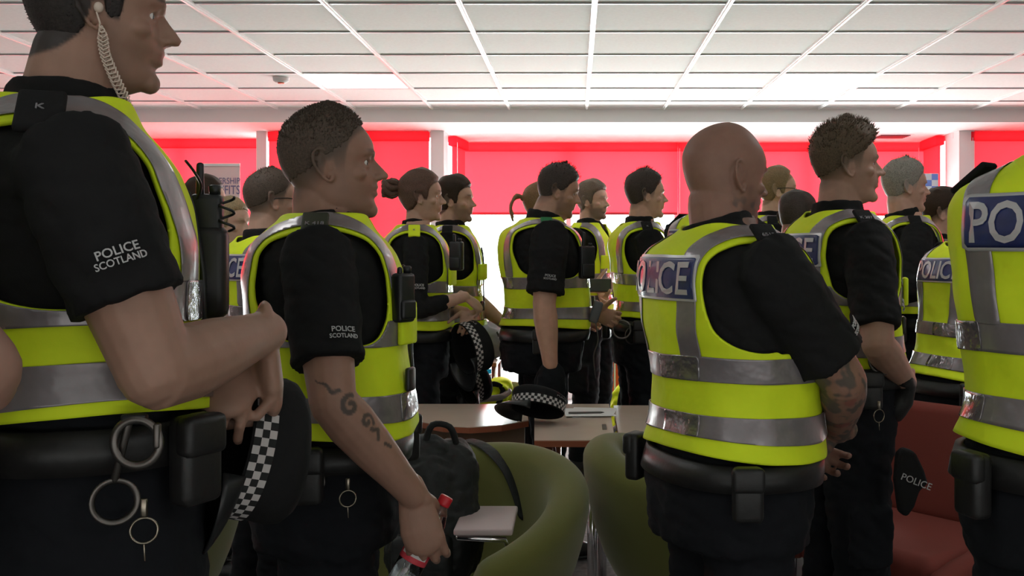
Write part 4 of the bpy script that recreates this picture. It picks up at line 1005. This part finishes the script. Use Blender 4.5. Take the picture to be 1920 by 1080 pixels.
# cap with white lettering hanging by the red chair
cl = root('folded_cap', 'limp black cap with white lettering hanging in front of the red chair', 'cap', W(1705,900,2.72))
cm = M(); c0 = W(1705,900,2.72)
poly = [(1692,838),(1714,846),(1730,880),(1738,905),(1722,918),(1712,948),(1698,968),(1684,960),(1676,900),(1680,850)]
pp_ = [(WX(x,2.72)-c0.x, WZ(y,2.72)-c0.z) for x,y in poly]
cm.prism(pp_, -.018, .018, to=lambda p: Vector((p.x, p.z, p.y))); me = cm.mesh('crown'); fix_normals(me); o = link('crown', me, 'black_cloth', cl, sm=False)
bv = o.modifiers.new('b','BEVEL'); bv.width = .010; bv.segments = 3
plane_text('POLICE', .026, W(1714,900,2.72)-c0+Vector((0,-.0195,0)), (.92,0,-.35), (.35,0,.92), 'lettering', 'white_text', cl)

# ------------------------------------------------------------------ things on the tables
pr = root('paper_sheets', 'white papers lying on the table right of the cap', 'papers', (WX(1105,4.12),4.12,ZT))
for k,(a,dx,dy) in enumerate(((12,0,0),(-7,.015,.02),(3,-.01,-.01))):
    link('sheet', M().box((dx,dy,.002+.0022*k),(.18,.20,.001),Matrix.Rotation(radians(a),3,'Z')), 'paper', pr, sm=False)
pn = root('pen', 'metal pen lying on the white papers', 'pen', (WX(1098,4.08),4.06,ZT+.0115))
link('barrel', M().tube([(-.065,0,0),(.06,.012,0)],.0042,n=10), 'steel', pn); link('tip', M().tube([(.06,.012,0),(.074,.0135,0)],[.0038,.001],n=8), 'black_plastic', pn)

# ------------------------------------------------------------------ black rucksack in the chair
bg = root('rucksack', 'crumpled black rucksack sitting in the olive tub chair', 'bag', (WX(812,2.72),2.78,.46))
bm2 = M()
bm2.ellip((0,0,.21),(.12,.11,.22)).ellip((-.03,-.03,.31),(.10,.09,.14)).ellip((.04,.02,.33),(.075,.08,.10)).ellip((-.04,0,.13),(.10,.10,.125)).ellip((.04,-.03,.16),(.085,.08,.14))
me = remesh(bm2.mesh('bag'), .0065, 6); V = verts_np(me); nn = V-np.array((0,0,.2)); nn /= np.linalg.norm(nn,axis=1,keepdims=True)
V = V+nn*(vnoise(V*np.array([1,1,.6]),30,.012,3)+np.abs(vnoise(V,70,.006,6)))[:,None]; set_verts(me, V)
link('bag_body', me, 'bag', bg)
link('carry_handle', M().tube(bez([(-.02,-.06,.43),(.0,-.07,.475),(.045,-.07,.47),(.06,-.05,.425)],12),.009,n=8,flat=.5), 'bag', bg)
link('front_pocket', M().rbox((-.02,-.125,.13),(.16,.05,.14),.022), 'bag', bg)
o_ = Vector((WX(812,2.72),2.78,.46))
sp = [W(880,826,3.16),W(900,832,3.10),W(925,850,3.045),W(950,880,3.01),W(968,920,2.98),W(982,965,2.95)]
sp = [p-o_ for p in sp]
link('shoulder_strap', M().tube(bez(sp,20),.020,n=10,flat=.22,up=(0,1,0)), 'bag', bg)

# ------------------------------------------------------------------ bottle in the hand of officer 418
top_, bot_ = W(838,932,1.985), W(742,1108,1.955)
ax = (top_-bot_).normalized(); Lb = (top_-bot_).length; sx_ = Lb/.235
bt = root('water_bottle', 'clear plastic bottle with red cap and red and white label held by the tattooed officer', 'bottle', bot_)
Rb = Vector((0,0,1)).rotation_difference(ax).to_matrix()
def bl_(prof, n=32): return M().lathe([(r*sx_*1.0,z*sx_) for r,z in prof], n, Rb)
link('bottle_shell', bl_([(.026,.0),(.031,.006),(.032,.02),(.0305,.035),(.032,.05),(.032,.15),(.029,.175),(.020,.200),(.0135,.212),(.0130,.222)]), 'pet', bt)
link('water', bl_([(.028,.004),(.0295,.02),(.029,.04),(.0295,.08),(.001,.081)]), 'water', bt)
link('cap', bl_([(.0150,.214),(.0155,.218),(.0155,.234),(.0140,.2365)], 28), 'red_cap', bt)
lbw = bl_([(.0326,.075),(.0330,.077),(.0330,.147),(.0326,.149)]); lo = link('label', lbw, 'label_red', bt)
for (z0,z1,m_) in ((.088,.128,'label_white'),(.100,.112,'label_green')):
    Gp = [[tuple(Rb @ Vector((.0334*sx_*cos(a), .0334*sx_*sin(a), z*sx_))) for a in np.linspace(-2.6,-.6,18)] for z in (z0,z1)]
    link('label_print', M().grid(Gp), m_, lo)

# ------------------------------------------------------------------ radios, cuffs and rings worn on vests and belts
def radio(label, p, tilt=(0,0,1), yaw=0, sc=1.0, ant=.08, group='black personal radios'):
    t = root('personal_radio', label, 'radio', p, yaw, group)
    link('casing', M().rbox((0,0,0),(.058*sc,.036*sc,.125*sc),.008).rbox((0,-.010*sc,-.03*sc),(.05*sc,.03*sc,.05*sc),.006), 'black_plastic', t)
    link('antenna', M().tube([(-.012*sc,0,.06*sc),(-.012*sc,0,(.06+ant)*sc)],[.0078*sc,.0068*sc],n=12), 'black_plastic', t)
    link('knob', M().lathe([(.008,0),(.009,.012),(.006,.014)],12,c=(.014*sc,0,.062*sc)), 'black_plastic', t)
    link('belt_clip', M().rbox((0,.022*sc,.0),(.03*sc,.012*sc,.08*sc),.004), 'steel', t)
    return t
r1 = radio('large black radio with thick antenna on the chest of the tall officer at left', W(388,428,1.50), yaw=radians(10), sc=.80, ant=.055)
hol = M().rbox((.002,0,-.065),(.056,.045,.135),.014).rbox((-.024,.01,-.015),(.045,.04,.10),.012).rbox((-.030,.01,.022),(.02,.03,.04),.008); link('holster', hol, 'leather', r1)
link('coiled_lead', M().tube([(Vector((.030+.010*cos(a*1.0),-.012+.010*sin(a),.045-.0035*a))) for a in np.linspace(0,14,90)],.0022,n=6), 'black_plastic', r1)
link('microphone_lead', M().tube(bez([tuple(W(330,302,1.42)-W(388,428,1.50)),tuple(W(352,325,1.44)-W(388,428,1.50)),tuple(W(370,352,1.47)-W(388,428,1.50)),(-.02,0,.03)],16),.0022,n=6), 'black_plastic', r1)
radio('black radio on the chest of the bun-haired officer', W(856,480,4.42), sc=1.0, ant=.03, yaw=radians(-20))
radio('black camera-like radio with an upright aerial on the stout officer', W(1100,492,4.50), sc=1.15, ant=.05, yaw=radians(20))
radio('long black baton holder on the chest of the officer numbered 418', W(756,558,2.02), sc=.78, ant=.012, yaw=radians(55), group=None)
bw = root('phone', 'dark phone in the hands of the bearded officer', 'phone', W(1122,535,5.93)); link('casing', M().rbox((0,0,0),(.15,.012,.075),.005), 'black_plastic', bw); link('screen', M().box((0,-.0065,0),(.135,.001,.065)), 'iris', bw, sm=False)
rm = root('remote_speaker', 'grey hand-held unit hanging in front of the stout officer', 'handset', W(1117,585,4.62)); link('casing', M().rbox((0,0,0),(.045,.03,.10),.01,Matrix.Rotation(radians(18),3,'Y')), 'grey_case', rm)
link('cord', M().tube(bez([(.0,0,-.05),(.01,0,-.13),(-.01,0,-.20),(0,0,-.30)],20),.003,n=6), 'steel', rm)
def ring(mm, c, r, t, R, n=32, flat=1.0):
    mm.tube([Vector(c)+R@Vector((r*cos(a),0,r*sin(a))) for a in np.linspace(0,2*pi,n,endpoint=False)], t, n=8, close=True, flat=flat); return mm
def cuffs(label, p, r=.030, yaw=0, second=None, m='steel', group='handcuffs on duty belts'):
    t = root('handcuffs', label, 'handcuffs', p, yaw, group); I = Matrix.Identity(3)
    link('cuff_ring', ring(M(),(0,0,0),r,.0052,I,flat=.6), m, t); link('hinge_block', M().rbox((-.004,.004,r),(.03,.012,.012),.003), 'black_plastic', t)
    link('cheek_plate', M().rbox((r*.9,0,r*.3),(.008,.010,.03),.003), m, t)
    if second: link('cuff_ring', ring(M(),second,r*.92,.0045,Matrix.Rotation(.5,3,'Z'),flat=.6), m, t); link('linkage', M().tube([(-.01,.003,r*.9),(second[0],second[1],second[2]+r)],.005,n=8), m, t)
    return t
cuffs('steel handcuff ring on the belt of the tall officer at left', W(256,830,1.215), .0275, second=(-.035,.02,-.075))
cuffs('steel handcuff ring on the belt of the officer numbered 418', W(545,890,1.90), .0285, second=(.03,.02,-.02))
cuffs('steel handcuff ring on the belt of the swept-haired officer', W(1656,675,2.74), .036, second=(-.02,.02,-.06))
cuffs('dull handcuffs on the belt of the officer in profile by the blind', W(1166,618,4.80), .042, second=(.05,.02,-.03))
def keyring(label, p, r):
    t = root('key_ring', label, 'key ring', p, 0, 'belt key rings'); link('ring', ring(M(),(0,0,0),r,.0016,Matrix.Rotation(.4,3,'Z')), 'ring', t)
    link('clip', M().rbox((0,0,r+.012),(.008,.006,.022),.002), 'ring', t); link('pin', M().tube([(0,0,-r),(.001,0,-r-.02)],.0012,n=6), 'ring', t)
keyring('thin key ring hanging below the handcuffs of the tall officer', W(270,995,1.20), .0150)
keyring('thin key ring hanging at the hip of the officer numbered 418', W(652,935,1.88), .0150)
keyring('thin key ring hanging at the hip of the swept-haired officer', W(1648,780,2.70), .0170)
# earpiece of the tall officer
T_ = PEOPLE['tall']; I_ = T_['L']
pe = [T_['HM']((.079,-.004,.100)),T_['HM']((.080,.004,.075)),T_['HM']((.070,.010,.045)),T_['HM']((.066,.024,.012)),T_['HM']((.062,.040,-.02)),T_['HM']((.055,.050,-.055))]
cp = bez(pe,150); co = []
for i,p in enumerate(cp):
    k_ = min(1,max(0,(i-18)/20)); a = i*1.25; co.append(p+Vector((.0065*k_*cos(a)*.6, .0065*k_*cos(a), .0065*k_*sin(a))))
I_('earpiece_wire', M().tube(co,.0013,n=6), 'wire')
I_('earpiece_plug', M().ellip(T_['HM']((.078,-.002,.108)),(.005,.006,.007)), 'wire')
# black glove on the hand of the swept-haired officer
Q_ = PEOPLE['quiff']; J,E,Wt,dd,nn = Q_['arms']['R']; gl = M()
gl.tube([E.lerp(Wt,.80),E.lerp(Wt,.96),Wt+dd*.05,Wt+dd*.085],[.038,.037,.05,.047],n=16,flat=.75,up=dd.cross(nn)); Q_['L']('glove', gl, 'leather')

# ------------------------------------------------------------------ banner, sign and clutter by the windows
Yb = 7.2; bn = root('benefits_banner', 'pale pink membership benefits banner standing before the left blind', 'banner', (WX(412,Yb),Yb,0))
x0,x1 = WX(372,Yb)-WX(412,Yb), WX(450,Yb)-WX(412,Yb); zt_ = WZ(309,Yb)
link('banner_sheet', M().box(((x0+x1)/2,0,zt_/2+.05),(x1-x0,.006,zt_-.1)), 'poster', bn, sm=False)
link('base_bar', M().rbox(((x0+x1)/2,0,.03),(x1-x0+.06,.18,.06),.02), 'steel', bn); link('top_rail', M().box(((x0+x1)/2,0,zt_),(x1-x0,.016,.02)), 'white_frame', bn, sm=False)
plane_text('MEMBERSHIP', .062, ((x0+x1)/2+.01,-.004,WZ(339,Yb)), (1,0,0),(0,0,1),'lettering','poster_text',bn, sx=.80, bold=.004)
plane_text('BENEFITS', .088, ((x0+x1)/2+.02,-.004,WZ(356,Yb)), (1,0,0),(0,0,1),'lettering','poster_text',bn, sx=.72, bold=.006)
Ys = 7.6; sg = root('blue_chequered_sign', 'small blue and white chequered board by the right white column', 'sign', (WX(1741,Ys),Ys,0))
me = M().add([(-.07,0,WZ(372,Ys)),(.07,0,WZ(372,Ys)),(.07,0,WZ(326,Ys)),(-.07,0,WZ(326,Ys))],[(0,1,2,3)]).mesh('b'); uv = me.uv_layers.new(name='UVMap')
for li,c in zip(range(4),((0,0),(3,0),(3,4),(0,4))): uv.data[li].uv = c
link('chequered_face', me, 'blue_checks', sg, sm=False); link('backing_board', M().box((0,.012,WZ(349,Ys)),(.15,.016,.19)), 'white_frame', sg, sm=False)
link('post', M().tube([(0,.03,WZ(360,Ys)),(0,.03,.02)],.014,n=10), 'steel', sg); link('foot_plate', M().lathe([(.15,0),(.15,.012),(.02,.02)],24,c=(0,.03,0)), 'steel', sg)
table('low pale table by the window under the dark backpack', [(WX(700,6.7),6.5),(WX(935,6.7),6.5),(WX(935,6.7),7.1),(WX(700,6.7),7.1)], .68, [(WX(707,6.7),6.55),(WX(930,6.7),6.55),(WX(707,6.7),7.05),(WX(930,6.7),7.05)], None, 'pale wooden tables', (WX(820,6.7),6.8,0))
bp = root('backpack', 'dark grey backpack on the far table by the bright window', 'bag', (WX(905,6.7),6.75,.68)); q = M()
q.ellip((0,0,.12),(.15,.11,.13)).ellip((-.05,0,.16),(.11,.1,.11)).ellip((.06,0,.09),(.12,.11,.09)); me = remesh(q.mesh('b'),.012,3); V = verts_np(me); V += (vnoise(V,40,.010,2))[:,None]; V[:,2] = np.maximum(V[:,2],0); set_verts(me,V); link('bag_body', me, 'grey_case', bp)
link('grab_loop', M().tube(bez([(-.04,0,.24),(-.02,0,.29),(.03,0,.29),(.05,0,.23)],10),.008,n=8), 'bag', bp); link('side_strap', M().tube(bez([(.10,-.09,.18),(.14,-.10,.08),(.12,-.11,.01)],8),.008,n=8), 'bag', bp)
def crate(name, label, cat, px, Y, z0, size, m, m2, group=None):
    t = root(name, label, cat, (WX(px,Y),Y,z0)); q = M(); sx,sy,sz = size
    q.box((0,0,.01),(sx,sy,.02)); 
    for k in (-1,1): q.box((k*(sx/2-.008),0,sz/2),(.016,sy,sz)); q.box((0,k*(sy/2-.008),sz/2),(sx,.016,sz))
    link('crate_body', q, m, t, sm=False); r = M()
    for k in (-1,1): r.box((k*(sx/2),0,sz-.012),(.02,sy+.02,.024)); r.box((0,k*(sy/2),sz-.012),(sx+.02,.02,.024))
    for k in (-.25,.25): r.box((k*sx,-sy/2-.004,sz/2),(.012,.008,sz*.9))
    link('rim', r, m2, t, sm=False); return t
crate('storage_crate', 'bright cyan storage crate stacked beneath the far table edge', 'crate', 912, 7.3, .37, (.24,.3,.16), 'cyan', 'white_frame')
crate('storage_crate', 'white storage crate at the bottom of the stack by the bright window', 'crate', 912, 7.3, .0, (.42,.34,.37), 'white_frame', 'cyan')
crate('cardboard_carton', 'orange and white carton seen between the trousers of two officers', 'carton', 1166, 7.1, .0, (.22,.3,.66), 'orange', 'white_frame')
def draped(name, label, px, Y, z0, w, h, d, loop=True):
    t = root(name, label, 'jacket', (WX(px,Y),Y,z0)); q = M()
    q.ellip((0,0,h*.45),(w*.42,d*.5,h*.46)).ellip((w*.18,0,h*.7),(w*.30,d*.45,h*.28)).ellip((-w*.2,0,h*.3),(w*.28,d*.5,h*.3))
    me = remesh(q.mesh('j'),.010,3); V = verts_np(me); V[:,1] += vnoise(V,45,.018,4); V[:,0] += vnoise(V,38,.012,8); V[:,2] = np.maximum(V[:,2],0); set_verts(me,V); link('folded_cloth', me, 'hivis', t)
    link('reflective_band', M().tube(bez([(-w*.4,-d*.45,h*.35),(-w*.1,-d*.60,h*.45),(w*.25,-d*.55,h*.5),(w*.42,-d*.3,h*.62)],14),.018,n=8,flat=.3), 'reflect', t)
    link('dark_lining', M().tube(bez([(-w*.1,-d*.5,h*.5),(w*.05,-d*.45,h*.85),(w*.28,-d*.4,h*.7),(w*.2,-d*.5,h*.3)],16),.016,n=8,flat=.5), 'black_cloth', t); return t
tub_chair('olive green tub chair by the window under the yellow jacket', WX(925,6.0), 6.0, radians(90), .60, .5, .3)
draped('yellow_jacket', 'crumpled fluorescent jacket on the far chair by the bright window', 920, 6.0, .455, .28, .20, .26)
draped('yellow_jacket', 'fluorescent jacket on the floor behind the table gap', 1162, 6.75, 0, .20, .56, .22)
tb = root('tan_holdall', 'small tan bag beside the crumpled jacket by the window', 'bag', (WX(940,6.3),6.45,0)); q = M()
q.rbox((0,0,.17),(.17,.14,.34),.05).ellip((0,0,.36),(.08,.06,.06)); me = remesh(q.mesh('t'),.01,3); V = verts_np(me); V[:,1] += vnoise(V,40,.01,4); set_verts(me,V); link('bag_body', me, 'tan', tb)
link('handle', M().tube(bez([(-.05,0,.38),(-.03,0,.46),(.03,0,.46),(.05,0,.38)],10),.007,n=8), 'bag', tb)
